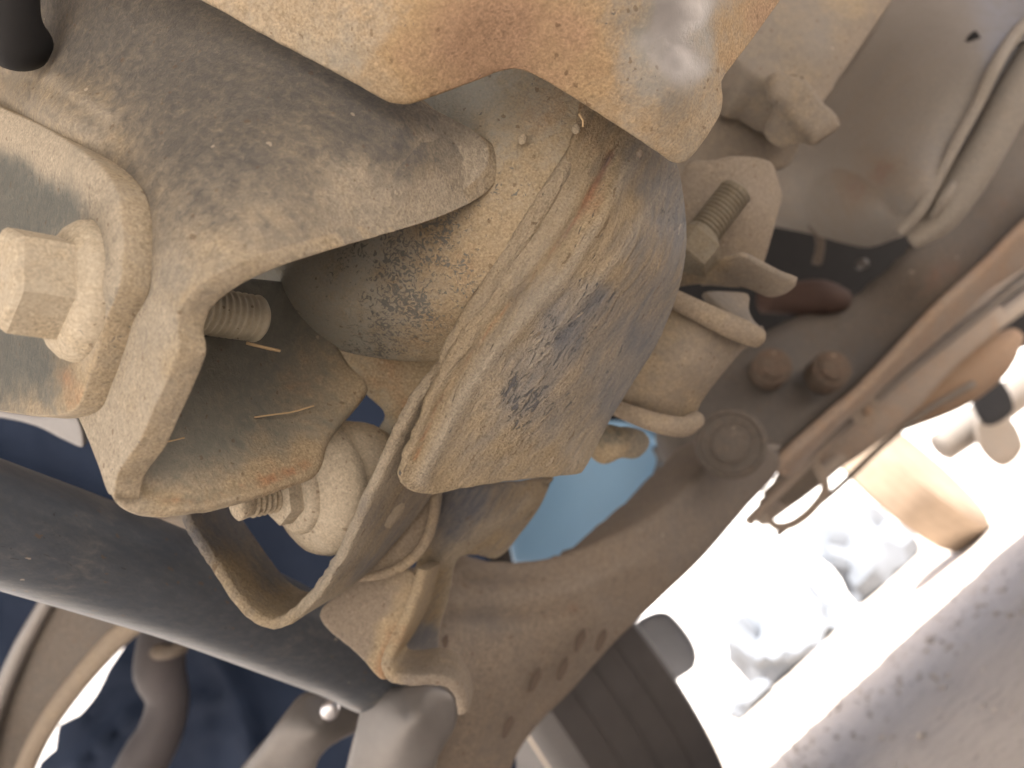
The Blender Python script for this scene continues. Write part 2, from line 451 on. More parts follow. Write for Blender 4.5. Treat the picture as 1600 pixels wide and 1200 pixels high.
M_dark = grime_mat('dark_painted_steel', (0.055, 0.053, 0.05), bump=1.1, chip=.12)
M_black = grime_mat('black_painted_tube', (0.036, 0.043, 0.054), paint_rough=.42, streak=camvec(300, 120, 60), bump=.6, film=.08, chip=.16, chipcol=(0.012, 0.013, 0.016))
M_green = grime_mat('grey_green_paint', (0.058, 0.064, 0.060), bump=.9, film=.2)
M_barrel = grime_mat('flaking_barrel_paint', (0.25, 0.258, 0.235), bump=1.1, chip=.08, chipcol=(0.11, 0.115, 0.115))
M_web = grime_mat('olive_web_paint', (0.105, 0.108, 0.095), bump=.9, film=.2)
M_sheet = grime_mat('streaked_sheet', (0.075, 0.083, 0.10), ochre=(0.272, 0.216, 0.140), streak=STREAK, bump=1.9, chip=.22)
M_rust = grime_mat('rusted_steel', (0.17, 0.17, 0.16), bump=.9, beige=(0.289, 0.251, 0.190), ochre=(0.304, 0.220, 0.129), rust=(0.285, 0.190, 0.125), paint_rough=.45, chip=.14)
M_bolt = grime_mat('dusty_zinc_bolt', (0.31, 0.285, 0.225), beige=(0.35, 0.305, 0.235), ochre=(0.32, 0.26, 0.165), bump=.4, paint_rough=.42, chip=.12)
M_stud = grime_mat('zinc_thread', (0.42, 0.40, 0.32), beige=(0.274, 0.236, 0.160), paint_rough=.36, metal=.3, bump=.4)
M_stud2 = grime_mat('dirty_thread', (0.15, 0.143, 0.118), beige=(0.165, 0.146, 0.115), ochre=(0.16, 0.135, 0.095), paint_rough=.5, bump=.8)
M_dust = grime_mat('thick_pale_dust', (0.2, 0.17, 0.13), beige=(0.315, 0.275, 0.212), bump=1.0)
M_cast = grime_mat('dusty_cast_metal', (0.12, 0.108, 0.092), beige=(0.195, 0.163, 0.128), bump=.9)
M_pan = grime_mat('dusty_grey_pan', (0.11, 0.103, 0.096), beige=(0.20, 0.178, 0.15), ochre=(0.20, 0.165, 0.13), rust=(0.17, 0.11, 0.08), bump=.4, paint_rough=.38)
M_arm = grime_mat('brown_dusty_arm', (0.085, 0.075, 0.067), beige=(0.180, 0.153, 0.125), ochre=(0.172, 0.141, 0.110), rust=(0.16, 0.115, 0.085), bump=.8, scale=.6, paint_rough=.5)
M_beam = grime_mat('grey_brown_beam', (0.055, 0.050, 0.046), beige=(0.103, 0.089, 0.076), ochre=(0.106, 0.085, 0.068), rust=(0.137, 0.084, 0.061), bump=.7, scale=.5)
M_pipe = grime_mat('pinkish_dusty_pipe', (0.16, 0.13, 0.11), beige=(0.25, 0.212, 0.175), ochre=(0.274, 0.190, 0.129), bump=.5, scale=.5)
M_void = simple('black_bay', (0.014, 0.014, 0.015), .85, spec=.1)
M_navy = simple('glare_navy_plastic', (0.012, 0.021, 0.044), .75, scale=20, spec=.15)  # blue glare over the dark wheel well put into the colour
M_blue = simple('light_blue_paint', (0.22, 0.40, 0.60), .35, var=.08, scale=12, bump=.03)
M_tyre = simple('dusty_tyre_rubber', (0.055, 0.05, 0.048), .85, scale=40, bump=.4)
M_rim = simple('dusty_rim', (0.35, 0.29, 0.22), .5, scale=30)
M_greymetal = simple('worn_grey_metal', (0.13, 0.122, 0.116), .42, metal=.35, scale=90)
M_white = simple('pale_wall', (0.75, 0.74, 0.72), .8, scale=3)
M_body = simple('car_body_paint', (0.12, 0.16, 0.22), .4, scale=3)
M_hay = simple('dry_grass', (0.42, 0.31, 0.18), .8, scale=300)

# ================================================================== SETTING
def box(name, lo, hi, mat, parent=None):
    (a, b, c), (d, e, f) = lo, hi
    V = [(x, y, z) for x in (a, d) for y in (b, e) for z in (c, f)]
    return mesh(name, V, [(0, 1, 3, 2), (4, 6, 7, 5), (0, 4, 5, 1), (2, 3, 7, 6), (0, 2, 6, 4), (1, 5, 7, 3)], mat, parent, smooth=False)
def ground_mat():
    m = bpy.data.materials.new('dusty_concrete_ground'); m.use_nodes = True; t = m.node_tree; b = t.nodes['Principled BSDF']
    tc = nd(t, 'ShaderNodeTexCoord').outputs['Object']
    n1 = noise(t, tc, 22, 8, .7); n2 = noise(t, tc, 45, 8, .75); n3 = noise(t, tc, 1.1, 4, .5)
    c = mix(t, n1, (0.44, 0.38, 0.325), (0.74, 0.655, 0.57)); c = mix(t, sstep(t, .52, .72, n2), c, (0.28, 0.235, 0.20))
    c = mix(t, math_(t, 'MULTIPLY', sstep(t, .45, .7, n3), .4), c, (0.55, 0.48, 0.40))
    t.links.new(c, b.inputs['Base Color']); b.inputs['Roughness'].default_value = .95
    bp = nd(t, 'ShaderNodeBump'); bp.inputs['Strength'].default_value = .8; bp.inputs['Distance'].default_value = .006
    t.links.new(math_(t, 'ADD', n1, math_(t, 'MULTIPLY', n2, .5)), bp.inputs['Height']); t.links.new(bp.outputs[0], b.inputs['Normal'])
    return m
M_ground = ground_mat()  # pale dusty concrete
n = 200; V = []
ext = lambda u: math.copysign(abs(u) ** 4 * 400 + abs(u) * 2.0, u)
for i in range(n + 1):
    for j in range(n + 1):
        x, y = ext(i / n * 2 - 1), ext(j / n * 2 - 1)
        r = math.hypot(x, y)
        V.append((x, y, (random.uniform(-.0025, .0025) if r < 6 else 0) + .004 * math.sin(x * 5 + 1.3 * math.sin(y * 3.1)) * (r < 20)))
o = mesh('ground', V, [(i * (n + 1) + j, (i + 1) * (n + 1) + j, (i + 1) * (n + 1) + j + 1, i * (n + 1) + j + 1) for i in range(n) for j in range(n)], M_ground)
o['kind'] = 'structure'
# loose stones on the ground
V = []; faces = []
ico = bmesh.new(); bmesh.ops.create_icosphere(ico, subdivisions=1, radius=1); iv = [v.co.copy() for v in ico.verts]; ico.verts.index_update(); ifc = [[v.index for v in f.verts] for f in ico.faces]; ico.free()
for k in range(1100):
    x = random.uniform(-.1, 1.2); y = random.uniform(.45, 1.9); s = random.choice((.002, .003, .004, .006)) * random.uniform(.6, 1.2)
    base = len(V); q = [random.uniform(.6, 1.2) for _ in range(3)]
    for v in iv: V.append((x + v.x * s * q[0], y + v.y * s * q[1], .002 + v.z * s * q[2] * .7 + s * .3))
    faces += [[base + i for i in f] for f in ifc]
o = mesh('gravel', V, faces, M_ground); o['kind'] = 'stuff'; o['label'] = 'small loose stones scattered on the concrete ground'

# unseen car body, boxes sized to cast shade: engine-bay roof, bumper behind the camera
M_under = simple('bounce_underseal', (0.24, 0.21, 0.185), .9)  # pale tone chosen to bounce light down onto the ground
o = box('underbody', (-.60, -.42, .66), (.95, 1.3, 1.0), M_under); o['kind'] = 'structure'
o = box('front_apron', (-.60, -.47, .42), (.95, -.425, 1.0), M_void); o['kind'] = 'structure'

# ================================================================== NEAR: the bolted bracket (left)
AX = np.array([1.0, .12, 1.15])                     # bolt axis in camera axes (right, down, away)
def on_plane(const):
    return lambda x, y: const / (AX[2] + AX[0] * (np.asarray(x, float) - 800) / FPX + AX[1] * (np.asarray(y, float) - 600) / FPX)
pA = on_plane(88.4)
def ctl(f, pts): return [(x, y, float(f(x, y))) for x, y in pts]
br = thing('mounting_bracket', 'dark folded steel bracket with dusty edges clamped behind the big flange bolt', 'bracket', P(300., 400., 150.))
A_depth = ctl(pA, [(215, 500), (180, 700), (275, 600), (225, 330), (150, 200), (0, 100), (165, 790), (-60, 300)]) + \
    [(400, 400, 124), (330, 450, 121), (400, 250, 135), (420, 100, 152), (250, -40, 168), (560, 330, 142), (620, 240, 150), (755, 250, 170), (700, 300, 163), (640, 120, 166), (480, -40, 172), (-60, -60, 196), (-60, -220, 205), (400, -220, 188),
     (60, 165, 172), (110, 200, 158)]
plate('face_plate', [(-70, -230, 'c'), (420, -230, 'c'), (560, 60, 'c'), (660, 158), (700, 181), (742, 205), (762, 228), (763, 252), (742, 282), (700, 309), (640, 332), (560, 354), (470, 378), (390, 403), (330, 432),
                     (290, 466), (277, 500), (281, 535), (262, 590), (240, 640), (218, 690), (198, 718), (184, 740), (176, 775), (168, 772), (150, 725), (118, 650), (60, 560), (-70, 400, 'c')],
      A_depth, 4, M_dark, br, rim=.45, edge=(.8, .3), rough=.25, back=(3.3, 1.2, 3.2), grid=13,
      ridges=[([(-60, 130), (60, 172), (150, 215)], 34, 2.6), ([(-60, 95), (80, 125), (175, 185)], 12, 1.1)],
      grime=[(150, 40, .05, .3), (300, 120, .05, .3), (450, 120, .08, .3), (560, 190, .10, .4), (300, 220, .12, .3), (60, 170, .45, .45), (150, 215, .45, .45), (250, 300, .35, .25), (400, 220, .15, .3),  # dust thin on top, thick lower down: shadow edge painted into the mask
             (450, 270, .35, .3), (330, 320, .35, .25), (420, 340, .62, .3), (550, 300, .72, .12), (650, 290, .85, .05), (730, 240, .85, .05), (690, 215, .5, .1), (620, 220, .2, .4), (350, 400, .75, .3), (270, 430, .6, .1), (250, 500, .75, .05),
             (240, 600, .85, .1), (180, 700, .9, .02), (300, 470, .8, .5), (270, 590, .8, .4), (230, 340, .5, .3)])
plate('side_web', [(300, 420, 'c'), (480, 440, 'c'), (545, 565), (569, 588), (573, 603), (560, 625), (528, 662), (508, 690), (499, 722), (484, 742), (430, 763), (365, 783), (300, 797), (235, 802), (193, 793), (172, 772), (175, 745), (200, 716), (225, 640), (270, 540)],
      [(200, 740, 140), (185, 780, 139), (300, 785, 147), (420, 755, 162), (490, 735, 175), (560, 610, 196), (460, 600, 188), (350, 620, 168), (270, 640, 152), (230, 720, 145), (340, 460, 170), (480, 460, 196), (350, 720, 158)],
      4, M_web, br, rim=1.3, rough=.2, back=(.2, 1.6, 3.6), grid=13, ridges=[([(215, 745), (235, 775), (310, 783), (420, 750), (480, 728)], 7, -.5), ([(255, 655), (300, 560), (330, 520)], 30, -1.0)],
      grime=[(330, 560, .02, .2), (300, 640, .05, .2), (400, 580, .05, .3), (380, 650, .1, .3), (470, 600, .35, .6), (560, 600, .75, .55), (520, 640, .5, .5), (430, 690, .3, .3), (250, 720, .2, .1), (330, 740, .45, .3), (260, 780, .8, .35), (200, 770, .9, .15),
             (420, 740, .9, .55), (480, 710, .95, .5), (480, 660, .55, .4), (360, 775, .85, .4), (400, 500, .03, .1), (330, 690, .08, .1)])

pB = on_plane(82.3)
wp = thing('dished_washer_plate', 'thick dished steel plate with pale rounded rim under the flange bolt head', 'plate', P(80., 400., 165.))
Bd = lambda x, y: pB(x, y)
plate('plate_body', [(-140, 95, 'c'), (0, 166), (75, 202), (130, 238), (165, 268), (184, 300), (191, 345), (192, 400), (186, 442), (166, 500), (152, 548), (138, 592), (126, 628), (112, 642), (70, 650), (20, 645), (-140, 620, 'c')],
      Bd, 4, M_green, wp, rim=.6, edge=(.85, .28), rough=.15, back=(4.0, .6, 3.4), grid=11,
      ridges=[([(-140, 130), (0, 205), (110, 265), (165, 310), (172, 370), (168, 440)], 34, 3.2), ([(168, 440), (148, 510), (130, 570)], 20, 1.0)],
      grime=[(20, 280, .02, .05), (60, 320, .02, .1), (110, 330, .1, .1), (20, 340, .0, .1), (20, 560, .0, .1), (60, 580, .02, .1), (70, 615, .2, .15), (0, 190, .9, .0), (80, 240, .9, .05), (150, 280, .85, .2), (178, 330, .8, .45), (160, 330, .55, -.1), (165, 400, .4, -.2), (150, 470, .35, -.2), (185, 400, .9, .4),
             (160, 520, .9, .45, .3), (135, 600, .9, .6, .3), (115, 620, .8, .7), (60, 640, .7, .3), (100, 590, .5, .8)])
# the flange bolt, its axis square to the plate
fl = P(128., 455., 142.5); ax3 = camvec(*AX); axn = ax3 / np.linalg.norm(ax3)
hb = thing('flange_bolt', 'large pale dusty hexagonal flange bolt head standing on the dished plate', 'bolt', fl)
a0 = fl + axn * .0035
lathe('flange', a0, a0 - axn, [(0, 10.5), (.2, 12.4), (1.4, 13.3), (3.6, 13.4), (5.4, 12.9), (6.8, 11.7), (7.6, 10.4), (7.9, 9.6)], M_bolt, hb, (.75, .12, 0), seg=56, rough=.004, sharp=60)
lathe('hexagon_head', a0 - axn * .006, a0 - axn, [(0, 10.4), (1.0, 10.15), (8.0, 10.0), (9.6, 9.9), (10.4, 9.2), (10.8, 8.2)], M_bolt, hb, (.7, .1, 0), seg=60, sides=6, sharp=24, phase=.35)
lathe('threaded_shank', a0 - axn * .002, a0 + axn, [(0, 5.3), (6, 5.3), (34.0, 5.3), (34.6, 5.0), (35.4, 4.1), (35.6, 0.2)], M_stud, hb, (.32, .35, 0), seg=48, thread=(6, 33.4, 1.5, .8), sharp=180)

rb = tube('rubber_boot', [(8, -140, 165, 44), (12, -40, 166, 44), (16, 20, 168, 42), (20, 45, 170, 46), (24, 62, 172, 52), (26, 74, 174, 46)], simple('black_rubber', (.012, .012, .013), .7, spec=.2), None, seg=28, step=8)
tag(rb, 'black rubber boot poking in over the top of the dark bracket', 'boot')
# ================================================================== the rusty plate (top)
plate_r = plate('rusty_plate', [(20, -230, 'c'), (80, -125), (310, -2), (420, 60), (520, 113), (585, 150), (612, 163), (640, 165), (668, 156), (740, 130), (785, 113), (806, 110), (828, 116), (880, 145), (960, 196), (1030, 240), (1054, 256), (1072, 256), (1090, 240), (1118, 200), (1131, 175), (1134, 150), (1132, 128), (1145, 108), (1180, 62), (1226, -2), (1290, -85), (1400, -230, 'c')],
      [(310, 0, 150), (470, 80, 148), (630, 160, 149), (640, 60, 141), (800, 110, 151), (800, 0, 139), (920, 100, 148), (1060, 250, 166), (1000, 60, 147), (1060, 130, 153), (1125, 150, 168), (1110, 60, 160), (1200, 0, 176), (1060, -40, 146), (640, -50, 136), (60, -200, 152), (640, -220, 132), (1040, -220, 146), (1380, -220, 196), (940, 190, 158)],
      3, M_rust, None, rim=.7, rough=.25, edge=(.9, .2), grid=11, step=8,
      grime=[(340, 10, .8, .2), (450, 60, .85, .15), (540, 70, .7, .12), (580, 20, .7, .25), (600, 130, .9, .35), (640, 90, .95, .75), (720, 60, 1., 1.0), (800, 40, 1., 1.0), (780, 95, 1., .95), (900, 60, 1., .9), (940, 110, .9, .65), (860, 120, .95, .8),
             (985, 100, .3, .2), (1000, 20, .5, .2), (1040, 30, .05, .0, 0, .95), (1085, 20, .05, 0, 0, .9), (1060, 90, .1, 0, 0, 1.0), (1020, 70, .2, 0, 0, .6), (1095, 110, .3, .1, 0, .7), (1010, 130, .3, .1, 0, .35), (1130, 40, .8, .5), (1180, 30, .9, .8), (1140, 90, .85, .6), (1115, 130, .8, .3),
             (1000, 180, .8, .35), (1060, 220, .85, .25), (1110, 180, .85, .2), (940, 170, .85, .4), (1100, 60, .4, .3, 0, .3)])
tag(plate_r, 'orange rusted steel plate with a shiny bare metal patch near its corner', 'plate')

# ================================================================== the mount housing (centre)
mh = thing('mount_housing', 'large curved mount housing streaked with ochre dust and weld beads', 'mount housing', P(800., 500., 190.))
plate('cup', [(360, 405, 'c'), (380, 445), (402, 485), (440, 520), (480, 545), (540, 566), (610, 577), (700, 578, 'c'), (800, 480, 'c'), (960, 300, 'c'), (960, 60, 'c'), (600, 60, 'c')],
      [(385, 440, 199), (420, 495, 201), (480, 540, 203), (560, 568, 203), (680, 575, 196), (450, 440, 188), (520, 490, 187), (600, 520, 187), (600, 430, 178), (680, 480, 179), (720, 380, 173), (600, 330, 176), (780, 430, 175.6), (870, 290, 172.5), (910, 180, 173.5), (950, 250, 176), (700, 220, 175), (830, 110, 176), (500, 380, 186)],
      3, M_barrel, mh, rim=3.0, rough=.15, grid=11,
      grime=[(420, 430, .2, .3), (470, 440, .3, .2), (540, 470, .4, .35), (500, 520, .3, .25), (560, 545, .25, .25, .4), (600, 550, .45, .4, .5), (640, 545, .7, .5, .3), (560, 400, .35, .2, .4), (620, 400, .5, .5, .62), (640, 470, .55, .5, .66), (610, 500, .5, .45, .6), (580, 470, .5, .4, .5),
             (680, 420, .8, .55, .5), (680, 350, .85, .5, .62), (740, 300, .9, .5, .5), (700, 500, .9, .5, .3), (780, 380, .95, .55, .1), (760, 220, .6, .4, .2), (690, 180, .3, .1), (720, 150, .25, .0), (830, 180, .6, .6), (860, 250, .85, .5, .2), (680, 570, .9, .4), (480, 490, .35, .35, .3)])
RIDG = [([(985, 260), (940, 340), (885, 425), (800, 520), (730, 610), (690, 690), (660, 750)], 13, 2.0),
        ([(955, 240), (905, 335), (850, 410), (780, 495), (720, 575), (680, 640), (648, 715)], 6, -1.2), ([(860, 240), (840, 300), (800, 365), (745, 450), (705, 520)], 6, -.8), ([(1030, 300), (975, 390), (900, 480), (830, 570)], 8, .5)]
osh = plate('outer_sheet', [(912, 90, 'c'), (1050, 225, 'c'), (1066, 262), (1075, 310), (1080, 360), (1077, 410), (1062, 468), (1035, 535), (1003, 590), (972, 637), (948, 680), (930, 715), (912, 743), (890, 748), (800, 756), (720, 768), (660, 777), (636, 768), (622, 746), (630, 720), (645, 690), (664, 645), (680, 600), (693, 565), (735, 490), (785, 412), (832, 342), (862, 292), (885, 240), (905, 180), (912, 120, 'c')],
      [(830, 120, 174), (1050, 250, 186), (1070, 330, 196), (1075, 400, 201), (1050, 480, 205), (990, 600, 208), (930, 700, 207), (905, 735, 205), (780, 745, 194), (650, 765, 187), (640, 730, 183), (690, 600, 180), (780, 430, 175), (870, 290, 171.5), (910, 180, 172), (960, 280, 174), (1000, 350, 179), (960, 450, 180), (860, 550, 180), (900, 600, 187), (770, 650, 183), (1030, 420, 189), (960, 560, 194)],
      3, M_sheet, mh, rim=1.2, rough=.38, grid=7, ridges=RIDG, wob=1.2,
      grime=[(860, 180, .7, .7), (930, 220, .75, .6), (880, 250, .8, .45), (1000, 260, .55, .3), (880, 320, .95, .35), (830, 390, .98, .3), (760, 490, .98, .35), (940, 320, .9, .7), (900, 400, .95, .55), (980, 320, .75, .5), (1040, 300, .4, .1), (1060, 340, .3, .0, .3), (1060, 390, .45, .4), (1000, 400, .6, .4), (1020, 450, .4, .2),
             (960, 420, .8, .5), (930, 470, .4, .2, .25), (880, 530, .3, .1, .3), (840, 570, .45, .2, .2), (950, 540, .55, .2), (1000, 540, .3, -.1), (960, 610, .35, -.1), (900, 600, .6, .2), (830, 630, .4, .1, .3), (800, 520, .9, .4), (720, 590, .95, .3), (690, 660, .95, .35), (740, 660, .8, .3), (780, 720, .8, .4), (860, 720, .85, .45), (700, 750, .95, .45), (640, 745, .95, .3), (900, 690, .75, .2), (860, 660, .6, .1)])
tube('weld_bead', [(922, 185, 174.0, 9), (890, 250, 172.6, 12), (862, 296, 171.6, 14), (832, 345, 172.4, 15), (785, 415, 174.9, 14), (735, 493, 177.8, 14), (700, 552, 180.8, 12), (690, 580, 182.5, 7)], M_sheet, osh, (.95, .3), seg=18, step=7, squash=.6, wob=.05)
ribbon('strap', [(712, 545, 186), (680, 582, 184), (650, 620, 183), (625, 668, 184), (600, 722, 186), (572, 785, 189), (548, 838, 191), (522, 887, 193), (490, 932, 195), (455, 965, 196), (428, 975, 197), (395, 960, 198), (362, 922, 199), (335, 880, 200), (300, 825, 202), (282, 790, 203)],
       [(770, 590, 224), (735, 650, 224), (705, 705, 224), (680, 752, 225), (650, 795, 226), (612, 842, 227), (568, 890, 228), (525, 923, 229), (480, 933, 229), (446, 915, 230), (415, 878, 230), (385, 835, 230), (366, 808, 230), (352, 785, 230)],
       3.0, M_sheet, mh, wob=.9, grime=[(700, 560, .95, .3), (640, 640, .95, .15), (590, 740, .95, .1), (540, 850, .95, .05), (490, 930, .95, .15), (430, 975, .95, .4), (360, 920, .9, .3), (600, 820, .5, .3), (560, 880, .45, .2), (650, 760, .6, .35), (420, 900, .35, .35), (340, 830, .3, .3), (620, 770, .6, .3)])
plate('rear_sheet', [(500, 530, 'c'), (760, 560, 'c'), (700, 700, 'c'), (600, 760), (585, 715), (578, 690), (600, 650), (568, 615)],
      [(560, 580, 208), (700, 580, 206), (600, 660, 214), (640, 720, 216)], 2.5, M_barrel, mh, rim=.8, grime=[(600, 600, .85, .6), (640, 640, .9, .6), (590, 660, .4, .3), (600, 700, .3, .2), (680, 600, .9, .5)])

# bushing stack seen inside the strap
t0, t1 = P(366., 790., 188.), P(600., 742., 222.)
bs = thing('bushing_bolt', 'pale dust caked stud with nut and cupped washers inside the bent strap', 'bolt', t0)
lathe('stud', t0, t1, [(0, .2), (.1, 3.0), (.9, 4.0), (14, 4.0), (16, 4.0)], M_dust, bs, (.95, .15, 0), thread=(3.5, 13.8, 1.5, .55), sharp=180, rough=.01)
lathe('nut', t0, t1, [(11, 5), (11.4, 7.4), (17, 7.8), (18, 7.2)], M_dust, bs, (1, .02, 0), seg=48, sides=6, sharp=50, rough=.012)
lathe('collar', t0, t1, [(15, 9), (15.6, 10.2), (17.6, 11), (18.4, 10.4)], M_dust, bs, (.95, .05, .0), seg=44, rough=.015, sharp=60)
cw_ = lathe('cup_washer', t0, t1, [(17, 8.0), (17.4, 11.5), (18.8, 14.6), (21, 17.0), (24, 18.2), (27, 17.8), (29, 15.5), (34, 14.5)], M_dust, bs, (.92, .1, .1), seg=60, rough=.006, sharp=60)
lathe('rubber_ring', t0, t1, [(27, 14.0), (28, 16.4), (34, 17.2), (40, 16.0), (46, 13)], M_dust, cw_, (.75, .2, .1), seg=48, rough=.006, sharp=70)

# ================================================================== lower bracket with S-shaped lip
lb = thing('link_bracket', 'pale dusty link bracket with rusty S shaped lip below the strap', 'bracket', P(650., 950., 245.))
plate('gusset', [(500, 962), (545, 915), (575, 898), (640, 890), (654, 905), (652, 930), (642, 958), (630, 985), (612, 1012), (602, 1035), (603, 1062), (596, 1062), (560, 1025)],
      [(500, 965, 236), (640, 900, 238), (600, 1060, 232), (580, 960, 236)], 3, M_cast, lb, rim=.9, grid=12, wob=1.0,
      grime=[(540, 950, .8, -.2), (590, 940, .85, -.1), (560, 1010, .8, -.2), (620, 980, .9, .6), (605, 1030, .9, .8), (640, 940, .9, .5), (630, 900, .9, .2)])
ribbon('curved_lip', [(660, 890, 236), (650, 925, 235), (635, 965, 234), (613, 1010, 232), (604, 1040, 231), (612, 1056, 231), (640, 1062, 231), (680, 1061, 232), (706, 1068, 233), (722, 1092, 235), (724, 1115, 236)],
       [(690, 872, 262), (678, 905, 262), (660, 950, 262), (638, 990, 262), (626, 1008, 262), (632, 1020, 262), (655, 1024, 262), (690, 1020, 262), (712, 1028, 262), (728, 1055, 262), (732, 1080, 262)],
       3.4, M_cast, lb, wob=.6, grime=[(650, 930, .9, .35), (620, 1000, .9, .7), (605, 1045, .85, .35), (650, 1060, .7, .0), (700, 1065, .8, .0), (660, 1030, .95, .15), (700, 1030, .95, .1)])
plate('bracket_wall', [(650, 775, 'c'), (868, 748, 'c'), (848, 795), (815, 840), (792, 868), (775, 878), (745, 872), (722, 874), (712, 890), (705, 930), (690, 985), (682, 1030), (620, 1030, 'c'), (640, 930), (655, 880)],
      [(660, 780, 242), (860, 755, 262), (790, 865, 266), (700, 880, 256), (660, 1000, 268), (690, 1000, 276), (740, 800, 246), (720, 850, 254)], 4, M_sheet, lb, rim=1.4, rough=.4, grid=12,
      ridges=[([(690, 880), (740, 840), (830, 780)], 14, 1.2), ([(715, 875), (700, 930), (688, 990)], 10, 1.6)],
      grime=[(700, 790, .3, .1), (740, 790, .15, .0), (710, 830, .3, .1), (790, 790, .55, .4), (830, 790, .7, .5), (770, 840, .75, .45), (720, 865, .8, .4), (790, 865, .75, .3), (690, 900, .8, .5), (670, 960, .7, .6), (665, 990, .2, .0), (700, 940, .9, .4), (650, 900, .8, .4)])
csl = tube('curved_sleeve', [(664, 752, 238, 27), (660, 790, 238, 29), (648, 825, 238, 31), (622, 858, 238, 30), (588, 882, 238, 24), (556, 897, 238, 13)], M_cast, lb, (.9, .12), seg=28, step=8)
tube('sleeve_bead', [(680, 772, 231, 7), (676, 815, 231, 8), (660, 855, 230, 8), (626, 886, 230, 8), (585, 900, 230, 7), (560, 903, 231, 5)], M_cast, csl, (.95, .2), seg=14, step=8)

# ================================================================== stabiliser bar and its end
sb = thing('stabiliser_bar', 'thick black stabiliser bar scuffed with brown dust along its lower edge', 'bar', P(300., 930., 245.))
tube('bar', [(-330, 705, 180, 104), (-150, 768, 194, 97), (0, 819, 208, 92), (150, 869, 224, 86), (300, 922, 242, 79), (450, 985, 268, 71), (540, 1026, 290, 65), (590, 1058, 302, 58), (615, 1080, 308, 44)], M_black, sb, seg=44, step=14,
     grime=[(-100, 780, .0, .2), (60, 830, .02, .1), (110, 850, .14, .2), (160, 870, .02, .1), (250, 900, -.05, .2), (350, 940, .0, .4), (430, 980, .08, .2), (520, 1010, .0, .2), (600, 1060, .2, .3)])
plate('flattened_end', [(560, 1085), (600, 1072), (650, 1064), (690, 1066), (716, 1086), (724, 1118), (712, 1152), (685, 1195), (660, 1260, 'c'), (520, 1260, 'c'), (540, 1150)],
      [(560, 1100, 292), (650, 1068, 284), (720, 1110, 286), (640, 1130, 276), (600, 1250, 286)], 14, M_greymetal, sb, rim=4.5, grid=14)
dl = thing('drop_link', 'grey metal drop link with a shiny worn spot under the stabiliser bar', 'link', P(480., 1150., 350.))
plate('link_body', [(478, 1078), (520, 1085), (560, 1105), (588, 1122), (580, 1136), (548, 1150), (500, 1190), (470, 1260, 'c'), (330, 1270, 'c'), (400, 1175), (440, 1115)],
      [(500, 1090, 345), (580, 1125, 350), (400, 1180, 340), (450, 1250, 345), (490, 1150, 334)], 16, M_greymetal, dl, rim=3.5)
pb = P(514., 1112., 336.5)
lathe('rivet', pb, pb - F, [(-4, 4.0), (0, 4.0), (.8, 3.4), (1.2, 2), (1.3, .2)], simple('polished_rivet', (.6, .6, .62), .38, 1.0, .15, scale=200), dl, seg=24)

# ================================================================== control arm, subframe
ca = thing('control_arm', 'broad brown dusty control arm with dark stains running to a round bush', 'control arm', P(850., 980., 330.))
abd = plate('arm_body', [(640, 890), (705, 884), (790, 880), (870, 866), (935, 845), (1000, 815), (1050, 778), (1090, 735), (1140, 690), (1230, 690, 'c'), (1226, 742), (1180, 795), (1105, 882), (1040, 945), (970, 1012), (900, 1090), (850, 1140), (815, 1190), (795, 1270, 'c'), (640, 1280, 'c'), (680, 1100), (650, 1000)],
      [(650, 900, 300), (700, 890, 312), (800, 900, 322), (900, 870, 345), (1000, 820, 380), (1100, 740, 430), (1220, 700, 480), (1180, 790, 465), (1040, 940, 400), (900, 1090, 350), (800, 1250, 330), (690, 1200, 300), (720, 1000, 296), (820, 1000, 312), (900, 960, 332), (1000, 890, 372), (760, 950, 306)],
      34, M_arm, ca, rim=4.5, rough=.5, grid=16, step=12, ridges=[([(690, 932), (800, 932), (900, 918), (1000, 872)], 14, 4.0), ([(700, 962), (800, 966), (900, 952)], 9, -2.5), ([(720, 910), (800, 908), (860, 902)], 6, -2.5)],
      grime=[(720, 920, .75, .3), (820, 930, .8, .3), (760, 965, .35, .1), (900, 930, .85, .4), (980, 900, .8, .5), (1050, 830, .5, .2), (1100, 770, .35, .1), (800, 1030, .75, .2), (720, 1080, .65, .2), (760, 1160, .6, .5), (900, 1020, .7, .3), (960, 960, .7, .3), (850, 1100, .6, .5), (1150, 740, .3, .2)])
for i, (x, y) in enumerate([(905, 1000), (938, 1000), (835, 1062), (878, 1045), (792, 1135), (690, 1010)]):
    d = 312 + (x - 800) * .17
    plate('mud_stain', [(x - 8, y + 16), (x - 3, y - 6), (x + 9, y - 18), (x + 11, y - 8), (x + 4, y + 9), (x - 4, y + 20)], [(x, y, d - 1.5)], 1.2, simple('dark_mud', (0.075, 0.055, 0.042), .9) if i == 0 else bpy.data.materials['dark_mud'], abd, rim=.4, step=6)
bc = P(1142., 693., 410.)
bdir = camvec(-.25, -.1, -1); bdir = bdir / np.linalg.norm(bdir)
lathe('bush', bc - bdir * .02, bc + bdir, [(0, 19), (17, 19), (18.5, 18), (19, 16.5), (18, 15.5), (18.5, 10.5), (22, 10.2), (23, 9), (23.2, .2)], M_beam, ca, (.55, .15), seg=48, sharp=45)

